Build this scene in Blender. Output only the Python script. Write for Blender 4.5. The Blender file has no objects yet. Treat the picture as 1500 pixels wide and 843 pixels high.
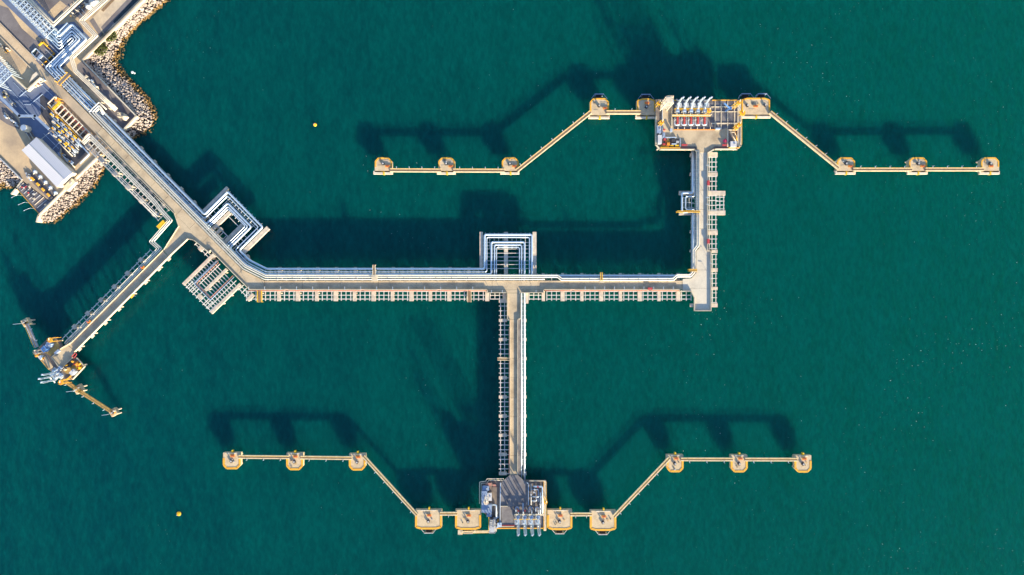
import bpy, bmesh, math, random
from mathutils import Vector, Matrix
random.seed(7)
R = math.radians
sc = bpy.context.scene
col = sc.collection

# ------------------------------------------------------------------ camera, sky, sun, exposure
HC = 400.0            # drone height above the water, metres
K = 0.4               # metres per plan unit at sea level
cam = bpy.data.cameras.new('camera'); cam_ob = bpy.data.objects.new('camera', cam); col.objects.link(cam_ob)
cam_ob.location = (0, 0, HC); cam_ob.rotation_euler = (0, 0, 0)
cam.sensor_width = 36; cam.lens = 36 * HC / 600.0; cam.clip_start = 1; cam.clip_end = 6000
sc.camera = cam_ob
SUN_AZ, SUN_EL = 151.2, 14.0
world = bpy.data.worlds.new('World'); sc.world = world; world.use_nodes = True
nt = world.node_tree; nt.nodes.clear()
sky = nt.nodes.new('ShaderNodeTexSky'); sky.sky_type = 'NISHITA'; sky.sun_disc = False
sky.sun_elevation = R(SUN_EL); sky.sun_rotation = R(SUN_AZ); sky.air_density = 1.0; sky.dust_density = 0.3; sky.ozone_density = 2.0
bg = nt.nodes.new('ShaderNodeBackground'); bg.inputs[1].default_value = 0.12
ow = nt.nodes.new('ShaderNodeOutputWorld')
hs = nt.nodes.new('ShaderNodeHueSaturation'); hs.inputs['Saturation'].default_value = 1.04; hs.inputs['Hue'].default_value = .508
nt.links.new(sky.outputs[0], hs.inputs['Color']); nt.links.new(hs.outputs[0], bg.inputs[0]); nt.links.new(bg.outputs[0], ow.inputs[0])
sun = bpy.data.lights.new('sun', 'SUN'); sun.energy = 5.0; sun.angle = R(0.5); sun.color = (1.0, 0.84, 0.58)
sun_ob = bpy.data.objects.new('sun', sun); col.objects.link(sun_ob)
to_sun = Vector((math.sin(R(SUN_AZ)) * math.cos(R(SUN_EL)), math.cos(R(SUN_AZ)) * math.cos(R(SUN_EL)), math.sin(R(SUN_EL))))
sun_ob.rotation_euler = to_sun.to_track_quat('Z', 'Y').to_euler(); sun_ob.location = (150, -300, 120)
vs = sc.view_settings
vs.view_transform = 'Standard'; vs.look = 'None'; vs.gamma = 1; vs.exposure = 1.65
sc.cycles.max_bounces = 6; sc.cycles.diffuse_bounces = 3

# ------------------------------------------------------------------ plan helpers
ZD, ZR, ZU, ZM, ZP, ZL = 8.2, 6.1, 9.2, 6.2, 8.4, 5.0   # deck, low rack, high pipes, dolphins, platforms, land
def w(px, py, z=0.0):
    f = K * (1 - z / HC); return Vector(((px - 750) * f, (421.5 - py) * f, z))
UX, UY, NX, NY = .7015, .7127, .7127, -.7015
def B(s, t): return (83 + UX * s + NX * t, 120 + UY * s + NY * t)
def WA(a, b): return (247 - .704 * a - .710 * b, 375.8 + .710 * a - .704 * b)   # along the left arm, b towards its pipe side
ROT_B, ROT_W = R(-45.45), R(-134.75)

# ------------------------------------------------------------------ materials
def nodes_of(name):
    m = bpy.data.materials.new(name); m.use_nodes = True
    n = m.node_tree.nodes; return m, n, m.node_tree.links, n['Principled BSDF']
def pos_noise(n, l, scale, detail=5, rough=.6, stretch=None):
    g = n.new('ShaderNodeNewGeometry'); tx = n.new('ShaderNodeTexNoise')
    tx.inputs['Scale'].default_value = scale; tx.inputs['Detail'].default_value = detail; tx.inputs['Roughness'].default_value = rough
    if stretch:
        mp = n.new('ShaderNodeMapping'); mp.inputs['Scale'].default_value = stretch[0]; mp.inputs['Rotation'].default_value = (0, 0, stretch[1])
        l.new(g.outputs['Position'], mp.inputs['Vector']); l.new(mp.outputs[0], tx.inputs['Vector'])
    else: l.new(g.outputs['Position'], tx.inputs['Vector'])
    return tx
def ramp(n, l, src, a, b):
    r = n.new('ShaderNodeMapRange'); r.inputs['From Min'].default_value = a; r.inputs['From Max'].default_value = b
    l.new(src, r.inputs['Value']); return r.outputs[0]
def mixc(n, l, fac, a, b):
    m = n.new('ShaderNodeMix'); m.data_type = 'RGBA'
    if isinstance(fac, (int, float)): m.inputs[0].default_value = fac
    else: l.new(fac, m.inputs[0])
    for k, v in ((6, a), (7, b)):
        if isinstance(v, tuple): m.inputs[k].default_value = (*v, 1)
        else: l.new(v, m.inputs[k])
    return m.outputs[2]
def M(name, c, c2=None, rough=.75, scale=.35, lo=.4, hi=.65, metal=0, fine=.25, spec=.4):
    m, n, l, p = nodes_of(name)
    c2 = c2 or tuple(x * .7 for x in c)
    a = ramp(n, l, pos_noise(n, l, scale).outputs['Fac'], lo, hi)
    base = mixc(n, l, a, c, c2)
    b = ramp(n, l, pos_noise(n, l, 3.1, 3, .7).outputs['Fac'], .35, .75)
    mu = n.new('ShaderNodeMath'); mu.operation = 'MULTIPLY'; mu.inputs[1].default_value = fine; l.new(b, mu.inputs[0])
    out = mixc(n, l, mu.outputs[0], base, tuple(x * .45 for x in c2))
    l.new(out, p.inputs['Base Color']); p.inputs['Roughness'].default_value = rough; p.inputs['Metallic'].default_value = metal
    p.inputs['Specular IOR Level'].default_value = spec
    return m
m_conc = M('weathered_concrete', (.56, .46, .33), (.43, .35, .26), .9, .22)
m_slab = M('deck_concrete', (.56, .45, .30), (.35, .275, .185), .9, .11, .44, .68, 0, .5)
m_slabp = M('pale_deck_concrete', (.62, .56, .45), (.47, .42, .335), .9, .13, .45, .75, 0, .35)
m_cap = M('pile_cap_concrete', (.62, .53, .41), (.44, .37, .30), .9, .5)
m_dol = M('dolphin_concrete', (.60, .47, .30), (.43, .33, .21), .9, .4, .45, .75, 0, .4)
m_pale = M('pale_concrete', (.68, .60, .47), (.55, .47, .36), .9, .4)
m_cream = M('cream_paint', (.66, .575, .42), (.55, .46, .33), .6, .5)
m_catw = M('cream_yellow_paint', (.70, .59, .38), (.57, .46, .28), .6, .5)
m_white = M('white_pipe_cladding', (.58, .69, .80), (.49, .58, .67), .4, .6, .45, .75, .5, .1)  # blue tint put in so that shade on white pipes reads bluer
m_whiteo = M('off_white_pipe_cladding', (.68, .645, .56), (.54, .51, .44), .5, .5, .45, .75, .25, .2)
m_beam = M('painted_rack_steel', (.66, .66, .62), (.50, .49, .45), .6, .7)
m_galv = M('galvanised_steel', (.50, .51, .52), (.38, .38, .39), .5, .8, metal=.2)
m_yellow = M('yellow_paint', (.80, .48, .02), (.66, .38, .02), .6, .9)
m_orange = M('orange_paint', (.68, .27, .03), (.55, .20, .03), .6, .9)
m_ytrim = M('amber_edge_paint', (.78, .40, .03), (.62, .31, .04), .7, .7)
m_red = M('red_valve_paint', (.46, .05, .06), (.36, .06, .06), .55, .9); m_redp = M('faded_red_pipe_paint', (.42, .17, .13), (.38, .22, .17), .6, .9)
m_tan = M('rusty_tan_paint', (.50, .33, .10), (.36, .22, .08), .7, .9)
m_magenta = M('crimson_paint', (.55, .03, .16), None, .5)
m_brown = M('brown_grating', (.24, .16, .09), (.17, .11, .07), .8, .8)
m_dark = M('dark_steel_and_shade', (.06, .06, .07), (.04, .04, .05), .6, .8)
m_rub = M('black_rubber', (.02, .02, .022), (.03, .03, .03), .8)
m_blue = M('blue_paint', (.10, .24, .52), (.08, .18, .40), .55, .5)
m_bluel = M('pale_blue_paint_and_shade', (.25, .33, .47), (.19, .26, .39), .55, .5)  # blue paint; also puts shade into fender frames and shelter roofs
m_blueshade = M('concrete_blue_shade_tint', (.13, .17, .27), (.09, .12, .2), .8, .12, .35, .65)  # concrete floor with the blue of shade put into its colour
m_greyd = M('grey_deck_plate_and_shade', (.19, .18, .185), (.125, .115, .12), .8, .25)
m_browd = M('stained_deck_plate', (.22, .18, .15), (.13, .11, .10), .85, .3)
m_roof = M('grey_roof_sheet', (.56, .56, .58), (.47, .47, .49), .5, .3)
m_yard = M('yard_concrete', (.58, .43, .26), (.34, .26, .18), .9, .07, .38, .66)
m_yardd = M('grey_yard_paving_and_shade', (.20, .18, .18), (.12, .105, .11), .9, .08, .35, .65)
m_asph = M('road_paving', (.58, .445, .29), (.40, .31, .21), .9, .1, .4, .7)
m_grass = M('green_grass', (.09, .11, .02), (.05, .08, .015), .9, .8)
m_pit = M('dark_pit_water', (.03, .045, .05), (.02, .03, .03), .2)
m_foam = M('white_foam', (.75, .78, .78), (.5, .6, .6), .9, 2)
def rock_material():
    m, n, l, p = nodes_of('armour_stone')
    a = ramp(n, l, pos_noise(n, l, .45, 3).outputs['Fac'], .3, .7)
    base = mixc(n, l, a, (.50, .42, .36), (.22, .185, .17))
    g = n.new('ShaderNodeNewGeometry'); s = n.new('ShaderNodeSeparateXYZ'); l.new(g.outputs['Position'], s.inputs[0])
    nz = pos_noise(n, l, .25, 3); ad = n.new('ShaderNodeMath'); ad.operation = 'MULTIPLY_ADD'
    l.new(nz.outputs['Fac'], ad.inputs[0]); ad.inputs[1].default_value = -1.6; l.new(s.outputs['Z'], ad.inputs[2])
    wet = ramp(n, l, ad.outputs[0], .5, .0)
    wet2 = ramp(n, l, ad.outputs[0], -.15, -.6)
    c = mixc(n, l, wet, base, (.22, .125, .03)); c = mixc(n, l, wet2, c, (.06, .05, .02))
    l.new(c, p.inputs['Base Color']); p.inputs['Roughness'].default_value = .9
    return m
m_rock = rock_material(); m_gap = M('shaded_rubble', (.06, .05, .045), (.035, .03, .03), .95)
def roof_material():
    m, n, l, p = nodes_of('corrugated_roof')
    g = n.new('ShaderNodeNewGeometry'); mp = n.new('ShaderNodeMapping'); mp.inputs['Rotation'].default_value = (0, 0, -ROT_B)
    wv = n.new('ShaderNodeTexWave'); wv.inputs['Scale'].default_value = .45; wv.inputs['Distortion'].default_value = .2; wv.bands_direction = 'X'
    l.new(g.outputs['Position'], mp.inputs[0]); l.new(mp.outputs[0], wv.inputs[0])
    c = mixc(n, l, wv.outputs['Fac'], (.41, .42, .47), (.54, .54, .58)); l.new(c, p.inputs['Base Color']); p.inputs['Roughness'].default_value = .5
    b = n.new('ShaderNodeBump'); b.inputs['Distance'].default_value = .06; l.new(wv.outputs['Fac'], b.inputs['Height']); l.new(b.outputs[0], p.inputs['Normal'])
    return m
m_corr = roof_material()
def water_material():
    m, n, l, p = nodes_of('sea_water')
    big = ramp(n, l, pos_noise(n, l, .006, 4).outputs['Fac'], .35, .65)
    base = mixc(n, l, big, (.0001, .033, .048), (.0001, .039, .048))
    g = n.new('ShaderNodeNewGeometry'); s = n.new('ShaderNodeSeparateXYZ'); l.new(g.outputs['Position'], s.inputs[0])
    ea = ramp(n, l, s.outputs['X'], -240, 330)
    base = mixc(n, l, ea, base, (.0001, .078, .051))
    st = ramp(n, l, pos_noise(n, l, .05, 5, .6, ((1, .4, 1), R(35))).outputs['Fac'], .38, .66)
    base = mixc(n, l, ramp(n, l, st, -.2, 2.4), base, (.0002, .092, .080))
    rp = ramp(n, l, pos_noise(n, l, .3, 4, .65, ((1, .4, 1), R(28))).outputs['Fac'], .36, .68)  # light of the ripples put into the base colour
    base = mixc(n, l, ramp(n, l, rp, -.1, 2.5), base, (.0003, .11, .10))
    rd = ramp(n, l, pos_noise(n, l, .45, 3, .6, ((1, .5, 1), R(40))).outputs['Fac'], .62, .36)  # dark of the ripples put into the base colour
    base = mixc(n, l, ramp(n, l, rd, 0, 3.8), base, (.0001, .030, .036))
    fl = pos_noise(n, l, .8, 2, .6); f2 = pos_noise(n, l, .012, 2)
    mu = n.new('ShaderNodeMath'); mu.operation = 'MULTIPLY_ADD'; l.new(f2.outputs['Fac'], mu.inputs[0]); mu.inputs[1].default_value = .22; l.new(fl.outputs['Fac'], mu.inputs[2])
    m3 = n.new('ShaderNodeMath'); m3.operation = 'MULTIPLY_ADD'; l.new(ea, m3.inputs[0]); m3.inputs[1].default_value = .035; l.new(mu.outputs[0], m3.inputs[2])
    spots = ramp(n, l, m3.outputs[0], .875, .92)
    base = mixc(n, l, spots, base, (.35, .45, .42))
    l.new(base, p.inputs['Base Color']); p.inputs['Roughness'].default_value = .12; p.inputs['IOR'].default_value = 1.33
    p.inputs['Specular IOR Level'].default_value = .18; p.inputs['Subsurface Weight'].default_value = 1.0; p.inputs['Subsurface Radius'].default_value = (.5, 1.0, 1.0); p.inputs['Subsurface Scale'].default_value = 52.0
    b1 = pos_noise(n, l, .22, 6, .62, ((1, .45, 1), R(30)))
    bm = n.new('ShaderNodeBump'); bm.inputs['Strength'].default_value = .55; bm.inputs['Distance'].default_value = .8
    l.new(b1.outputs['Fac'], bm.inputs['Height']); l.new(bm.outputs[0], p.inputs['Normal'])
    return m
m_sea = water_material()

# ------------------------------------------------------------------ mesh builders
OFF = {}
class MB:
    def __init__(s): s.v = []; s.f = []
    def add(s, vs_, fs_):
        b = len(s.v); s.v += [tuple(x) for x in vs_]; s.f += [tuple(i + b for i in f) for f in fs_]; return s
    def prism(s, pts, z0, z1):                      # pts: metres, plan outline
        a = sum(pts[i][0] * pts[(i + 1) % len(pts)][1] - pts[(i + 1) % len(pts)][0] * pts[i][1] for i in range(len(pts)))
        if a < 0: pts = pts[::-1]
        n = len(pts); zt = z1 if isinstance(z1, (list, tuple)) else [z1] * n
        if a < 0 and isinstance(z1, (list, tuple)): zt = list(z1)[::-1]
        v = [(p[0], p[1], z0) for p in pts] + [(p[0], p[1], z) for p, z in zip(pts, zt)]
        f = [tuple(range(n - 1, -1, -1)), tuple(range(n, 2 * n))] + [(i, (i + 1) % n, n + (i + 1) % n, n + i) for i in range(n)]
        return s.add(v, f)
    def plan(s, pxs, z0, z1):                       # outline in plan units, seen at the height of its top
        zt = z1 if isinstance(z1, (list, tuple)) else [z1] * len(pxs)
        return s.prism([tuple(w(*p, z)[:2]) for p, z in zip(pxs, zt)], z0, z1)
    def box(s, c, d, rot=0):
        x, y, z = d[0] / 2, d[1] / 2, d[2] / 2; cr, sr = math.cos(rot), math.sin(rot)
        pts = [(c[0] + a * x * cr - b * y * sr, c[1] + a * x * sr + b * y * cr) for a, b in ((-1, -1), (1, -1), (1, 1), (-1, 1))]
        return s.prism(pts, c[2] - z, c[2] + z)
    def cyl(s, x, y, z0, z1, r, n=10, r2=None):
        r2 = r if r2 is None else r2
        v = [(x + r * math.cos(6.2832 * i / n), y + r * math.sin(6.2832 * i / n), z0) for i in range(n)] + [(x + r2 * math.cos(6.2832 * i / n), y + r2 * math.sin(6.2832 * i / n), z1) for i in range(n)]
        return s.add(v, [tuple(range(n - 1, -1, -1)), tuple(range(n, 2 * n))] + [(i, (i + 1) % n, n + (i + 1) % n, n + i) for i in range(n)])
    def tube(s, path, r, n=10, bend=0):
        P = [Vector(p) for p in path]
        if bend:
            Q = [P[0]]
            for i in range(1, len(P) - 1):
                a, b = P[i - 1] - P[i], P[i + 1] - P[i]; d = min(bend, a.length * .48, b.length * .48)
                p0, p1 = P[i] + a.normalized() * d, P[i] + b.normalized() * d
                for k in range(6):
                    u = k / 5; Q.append((1 - u) ** 2 * p0 + 2 * u * (1 - u) * P[i] + u * u * p1)
            Q.append(P[-1]); P = Q
        rings = []; up = None
        for i, p in enumerate(P):
            d = ((P[i] - P[i - 1]).normalized() if i else Vector()) + ((P[i + 1] - P[i]).normalized() if i < len(P) - 1 else Vector())
            d.normalize()
            if up is None: up = Vector((0, 0, 1)) if abs(d.z) < .9 else Vector((1, 0, 0))
            x = d.cross(up)
            if x.length < 1e-4: x = d.cross(Vector((.31, .8, .2)))
            x.normalize(); y = x.cross(d).normalized(); up = y
            c = 1.0
            if 0 < i < len(P) - 1:
                c = 1 / max(.7, math.cos((P[i] - P[i - 1]).angle(P[i + 1] - P[i], 0) / 2))
            rings.append([p + (x * math.cos(6.2832 * k / n) * c + y * math.sin(6.2832 * k / n)) * r for k in range(n)])
        v = [q for ring in rings for q in ring]; f = [tuple(range(n)), tuple(range(len(v) - 1, len(v) - n - 1, -1))]
        for i in range(len(P) - 1):
            for k in range(n): f.append((i * n + (k + 1) % n, i * n + k, (i + 1) * n + k, (i + 1) * n + (k + 1) % n))
        return s.add(v, f)
    def bar(s, p, q, wd, h):                        # horizontal or sloping rectangular bar, p and q on its axis
        p, q = Vector(p), Vector(q); d = (q - p).normalized(); x = d.cross(Vector((0, 0, 1)))
        x = x.normalized() * wd / 2 if x.length > 1e-4 else Vector((wd / 2, 0, 0)); y = x.cross(d).normalized() * h / 2
        v = [a + x * i + y * j for a in (p, q) for i, j in ((-1, -1), (1, -1), (1, 1), (-1, 1))]
        return s.add(v, [(3, 2, 1, 0), (4, 5, 6, 7), (0, 1, 5, 4), (1, 2, 6, 5), (2, 3, 7, 6), (3, 0, 4, 7)])
    def build(s, name, mat, parent=None, smooth=False, at=None, label=None, kind=None, fix=True):
        off = OFF[parent] if parent else Vector(at or (0, 0, 0))
        me = bpy.data.meshes.new(name); me.from_pydata([(a - off.x, b - off.y, c - off.z) for a, b, c in s.v], [], s.f); me.materials.append(mat)
        if fix:
            bm = bmesh.new(); bm.from_mesh(me); bmesh.ops.recalc_face_normals(bm, faces=bm.faces); bm.to_mesh(me); bm.free()
        if smooth:
            for p in me.polygons: p.use_smooth = len(p.vertices) == 4
        o = bpy.data.objects.new(name, me); col.objects.link(o)
        if parent: o.parent = parent
        else: o.location = off
        OFF[o] = off
        if label: o['label'] = label
        if kind: o['kind'] = kind
        return o
def tag(o, label, cat=None, group=None, kind=None):
    o['label'] = label
    if cat: o['category'] = cat
    if group: o['group'] = group
    if kind: o['kind'] = kind
    return o
def root(name, label, cat, at, group=None):
    o = bpy.data.objects.new(name, None); col.objects.link(o); o.location = at; o.empty_display_size = .5; OFF[o] = Vector(at)
    return tag(o, label, cat, group)
def struct(o): o['kind'] = 'structure'; return o
def copy_tree(o, parent=None):
    c = o.copy(); col.objects.link(c); OFF[c] = OFF[o]
    if parent: c.parent = parent
    for ch in list(o.children): copy_tree(ch, c)
    return c
def place(o, at, rz=0, label=None):
    o.location = at; o.rotation_euler = (0, 0, rz)
    if label: o['label'] = label
    return o
UNIT = {}
def unit(mat):
    if mat.name not in UNIT:
        mb = MB().box((0, 0, 0), (1, 1, 1)); me = bpy.data.meshes.new('beam'); me.from_pydata(mb.v, [], mb.f); me.materials.append(mat); UNIT[mat.name] = me
    return UNIT[mat.name]
def piece(parent, name, mat, c, d, rz=0):           # one box piece that shares its mesh with every piece of the same material
    o = bpy.data.objects.new(name, unit(mat)); col.objects.link(o); off = OFF[parent] if parent else Vector()
    o.parent = parent; o.location = Vector(c) - off; o.scale = d; o.rotation_euler = (0, 0, rz); OFF[o] = Vector(c); return o
def beam(parent, name, mat, a, b, wpx, zt, h):      # beam between two plan points, top at zt
    p, q = w(*a, zt), w(*b, zt); d = q - p; c = (p + q) / 2
    return piece(parent, name, mat, (c.x, c.y, zt - h / 2), (d.length, wpx * K, h), math.atan2(d.y, d.x))
CYL = {}
def post(parent, name, mat, x, y, z0, z1, r, n=10):
    if mat.name not in CYL:
        mb = MB().cyl(0, 0, -.5, .5, 1, 10); me = bpy.data.meshes.new('post'); me.from_pydata(mb.v, [], mb.f); me.materials.append(mat); CYL[mat.name] = me
    o = bpy.data.objects.new(name, CYL[mat.name]); col.objects.link(o); o.parent = parent
    o.location = Vector((x, y, (z0 + z1) / 2)) - OFF[parent]; o.scale = (r, r, z1 - z0); OFF[o] = Vector((x, y, (z0 + z1) / 2)); return o
def pile(parent, a, zt, r=.45):
    p = w(*a, zt); return post(parent, 'pile', m_cap, p.x, p.y, -4, zt, r)
def offset(line, t):                                # shift a plan polyline sideways, t > 0 to the left of its heading on the plan (up on the page for a line heading right)
    out = []
    for i, p in enumerate(line):
        ns = []
        for a, b in ((i - 1, i), (i, i + 1)):
            if a >= 0 and b < len(line):
                dx, dy = line[b][0] - line[a][0], line[b][1] - line[a][1]; L = math.hypot(dx, dy); ns.append((dy / L, -dx / L))
        nx, ny = sum(v[0] for v in ns) / len(ns), sum(v[1] for v in ns) / len(ns); L2 = nx * nx + ny * ny
        out.append((p[0] + nx / L2 * t, p[1] + ny / L2 * t))
    return out
def strip(line, t0, t1): return offset(line, t0) + offset(line, t1)[::-1]
def pipe(name, label, pts, dpx, z, mat=None, group='pipelines of the jetty', bend=3.0, cat='pipe', parent=None, n=10):
    mat = mat or m_white; zs = z if isinstance(z, (list, tuple)) else [z] * len(pts)
    P = [w(*p, q) for p, q in zip(pts, zs)]
    o = MB().tube(P, dpx * K / 2, n, bend * K).build(name, mat, parent, True, at=None if parent else P[0])
    if not parent: tag(o, label, cat, group)
    return o
def run_of(line, step):                              # points every step along a polyline, with heading
    out = []
    for a, b in zip(line, line[1:]):
        L = math.hypot(b[0] - a[0], b[1] - a[1]); k = 0
        while k * step < L: out.append((a[0] + (b[0] - a[0]) * k * step / L, a[1] + (b[1] - a[1]) * k * step / L, (b[0] - a[0]) / L, (b[1] - a[1]) / L)); k += 1
    return out

# ------------------------------------------------------------------ sea
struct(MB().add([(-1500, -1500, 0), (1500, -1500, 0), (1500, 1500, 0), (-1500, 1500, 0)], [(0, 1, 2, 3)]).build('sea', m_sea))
# ------------------------------------------------------------------ road trestles
def slab(parent, pxs, z=ZD, mat=m_slab, th=.55, girder=True):
    o = MB().plan(pxs, z - th, z).build('deck_slab', mat, parent)
    return o
def ribbon(parent, name, mat, line, wpx, z0, z1):
    o = MB()
    for a, b in zip(line, line[1:]):
        p, q = w(*a, z1), w(*b, z1); d = (q - p); d.normalize(); p = p - d * wpx * K * .45; q = q + d * wpx * K * .45
        x = Vector((-d.y, d.x, 0)) * wpx * K / 2
        o.prism([tuple((p - x)[:2]), tuple((q - x)[:2]), tuple((q + x)[:2]), tuple((p + x)[:2])], z0, z1)
    return o.build(name, mat, parent)
L0 = [B(0, 0), B(387, 0), (387, 412), (1003, 412)]
main = root('road_trestle', 'long beige concrete road trestle running from the shore round the bend to the right corner', 'jetty bridge', w(380, 412, 0), 'road trestles of the jetty')
south = root('road_trestle', 'narrow road trestle running straight down to the lower loading platform', 'jetty bridge', w(752, 560, 0), 'road trestles of the jetty')
north = root('road_trestle', 'pale road trestle running up to the upper loading platform', 'jetty bridge', w(1030, 300, 0), 'road trestles of the jetty')
west = root('road_trestle', 'grey road trestle slanting down left to the small jetty head', 'jetty bridge', w(180, 440, 0), 'road trestles of the jetty')
g = .35
edges = [95 + 27.8 * i for i in range(11)] + [387]
for a, b in zip(edges, edges[1:]):
    slab(main, [B(a + g / 2, 0), B(b - g / 2, 0), B(b - g / 2, -12.5), B(a + g / 2, -12.5)])
slab(main, [B(387.2, 0), (387, 412), (387, 424.6), (364.9, 424.6), B(387.2, -12.5)])
slab(main, [B(262, -12.7), (262, 332), (239.5, 366), (247, 376), (274.5, 350), (283.4, 352.2), (306, 370), B(330, -12.7)])
xs = [387.3 + 55.6 * i for i in range(12)] + [1000]
for a, b in zip(xs, xs[1:]): slab(main, [(a + g / 2, 412), (b - g / 2, 412), (b - g / 2, 424.6), (a + g / 2, 424.6)])
slab(main, [(714, 424.8), (796, 424.8), (796, 429.4), (714, 429.4)])
slab(main, [(1000.2, 427), (1000.2, 409), (1013, 408), (1020, 400), (1020, 396), (1041.5, 396), (1041.5, 422.5), (1011, 422.5), (1011, 427)], ZD, m_slabp)
slab(main, [(1020, 395.7), (1020, 368), (1024.8, 363.5), (1036.5, 363.5), (1036.5, 368), (1041.5, 368), (1041.5, 395.7)], ZD, m_slabp)
slab(main, [(1018, 455.5), (1018, 437), (1013.5, 427.2), (1011.2, 427.2), (1011.2, 422.8), (1041.5, 422.8), (1041.5, 455.5)], ZD, m_slabp)
def girders(parent, line, wpx, ts, z=ZD - .56, h=.9):
    for t in ts:
        ln = offset(line, t)
        for a, b in zip(ln, ln[1:]): beam(parent, 'girder', m_cap, a, b, wpx, z, h)
girders(main, [B(95, 0), B(387, 0)], 3, (-2.5, -6.3, -10)); girders(main, [(370, 418), (1016, 418)], 3, (3.7, 0, -3.8))
girders(main, [(1029, 365), (1029, 455)], 6, (-8, 0, 8)); girders(main, [(255, 355), (262, 336)], 9, (0, -8)); girders(main, [(714, 427), (796, 427)], 4, (0,))
for k in range(11): pile(main, B(100 + 27.8 * k, -3), ZD - 1.4); pile(main, B(100 + 27.8 * k, -10), ZD - 1.4)
for k in range(22): pile(main, (409.4 + 27.75 * k, 414.5), ZD - 1.4); pile(main, (409.4 + 27.75 * k, 422), ZD - 1.4)
for p in ((1022, 452), (1037, 452), (1022, 425), (1037, 425), (1037, 398), (1024, 398)): pile(main, p, ZD - 1.4, .6)
PH = 1.1
ribbon(main, 'parapet', m_cream, [(366, 424.4), (713.4, 424.4), (714.4, 429.2), (741.5, 429.2)], .8, ZD - .5, ZD + PH)
ribbon(main, 'parapet', m_cream, [(765, 429.2), (796, 429.2), (796.6, 424.4), (995.5, 424.4), (996, 426.8), (1013, 426.8), (1017.6, 436.5), (1017.6, 455.6), (1041.8, 455.6), (1041.8, 368.2), (1036.8, 367.6)], .8, ZD - .5, ZD + PH)
ribbon(main, 'parapet', m_cream, [B(97, -12.6), B(258, -12.6), (261.5, 331.5), (239.5, 365.6)], .7, ZD - .5, ZD + .6)
ribbon(main, 'parapet', m_cream, [(246.8, 376), (274.4, 350), (283.4, 352), (306, 370), B(333, -12.6), B(414, -12.6)], .8, ZD - .5, ZD + PH)
ribbon(main, 'kerb', m_conc, [B(97, .2), B(387, .2), (387, 412), (1000, 412)], .5, ZD - .2, ZD + .25)
for y0, y1 in [(429.6, 448.5), (448.5, 468)]: slab(south, [(743.6, y0 + .2), (763, y0 + .2), (763, y1), (743.6, y1)])
ys = [468 + 28.5 * i for i in range(8)] + [696]
for a, b in zip(ys, ys[1:]):
    slab(south, [(747.3, a + g), (758.4, a + g), (758.4, b), (747.3, b)]); slab(south, [(758.8, a + g), (762.4, a + g), (762.4, b), (758.8, b)], ZD - .5, m_greyd, .4)
girders(south, [(753, 430), (753, 696)], 3, (-3.5, 3.5))
for k in range(9): pile(south, (749, 441.6 + 28.1 * k), ZD - 1.4); pile(south, (757, 441.6 + 28.1 * k), ZD - 1.4)
ribbon(south, 'parapet', m_cream, [(742.8, 430), (743.2, 468.3), (747, 469), (747, 695.5)], .7, ZD - .5, ZD + PH)
ribbon(south, 'parapet', m_cream, [(758.3, 695.5), (758.3, 468.4), (763, 466.5), (763.2, 431.6)], .7, ZD - .5, ZD + PH)
ys = [222 + 28.3 * i for i in range(6)]
for a, b in zip(ys, ys[1:]): slab(north, [(1024.8, a + g), (1036.5, a + g), (1036.5, b), (1024.8, b)], ZD, m_slabp)
girders(north, [(1030.5, 222), (1030.5, 363)], 3, (-3.8, 3.8))
for k in range(5): pile(north, (1027, 227 + 28.2 * k), ZD - 1.4); pile(north, (1034, 227 + 28.2 * k), ZD - 1.4)
ribbon(north, 'parapet', m_cream, [(1036.8, 367), (1036.8, 224)], .7, ZD - .5, ZD + PH)
ribbon(north, 'kerb', m_conc, [(1024.7, 223), (1024.7, 362)], .5, ZD - .2, ZD + .25)
e = [0 + 28 * i for i in range(8)]
for a, b in zip(e, e[1:]): slab(west, [WA(a + g, 0), WA(b, 0), WA(b, 12.3), WA(a + g, 12.3)])
girders(west, [WA(0, 6), WA(198, 6)], 3, (-3.5, 3.5))
ribbon(west, 'parapet', m_cream, [WA(-1, -.2), WA(197, -.2)], .8, ZD - .5, ZD + 1.3)
ribbon(west, 'parapet', m_cream, [WA(0, 12.5), WA(190, 12.5)], .8, ZD - .5, ZD + .6)
for k in range(7): pile(west, WA(23.5 + 27.6 * k, 2), ZD - 1.4); pile(west, WA(23.5 + 27.6 * k, 10), ZD - 1.4)

# ------------------------------------------------------------------ pipe racks
I = lambda a, b: (a, b)
def rack(rt, F, a0, a1, b0, b1, longs, step, z, caps=(), capw=4, capb=None, wl=1.0, wc=.8, piles=True, matc=m_beam):
    for b in longs: beam(rt, 'stringer', m_beam, F(a0, b), F(a1, b), wl, z - .02, .35)
    k = 0
    while a0 + k * step <= a1 + .01:
        beam(rt, 'cross_beam', matc, F(a0 + k * step, b0), F(a0 + k * step, b1), wc, z + .03, .35); k += 1
    c0, c1 = capb or (b0, b1)
    for j, a in enumerate(caps):
        cw = capw[j % len(capw)] if isinstance(capw, tuple) else capw
        beam(rt, 'pile_cap', m_cap, F(a, c0), F(a, c1), cw, z + .12, 1.3)
        if piles:
            for b in (c0 + (c1 - c0) * .22, c0 + (c1 - c0) * .78): pile(rt, F(a, b), z - 1.1)
def upper_bents(rt, F, a0, a1, step, b0, b1):
    a = a0
    while a <= a1:
        beam(rt, 'bent_beam', m_beam, F(a, b0), F(a, b1), .8, ZU - .42, .3)
        for b in (b0 + .4, b1 - .4):
            p = w(*F(a, b), ZU); piece(rt, 'bent_post', m_beam, (p.x, p.y, (ZR + ZU - .7) / 2), (.3, .3, ZU - .7 - ZR))
        a += step
CB = lambda a, t: (a, 412 - t)
rk = root('pipe_rack', 'pipe rack on the upper right side of the slanting road trestle, carrying white pipes', 'pipe rack', w(*B(200, 10), 0), 'pipe racks of the jetty')
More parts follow.
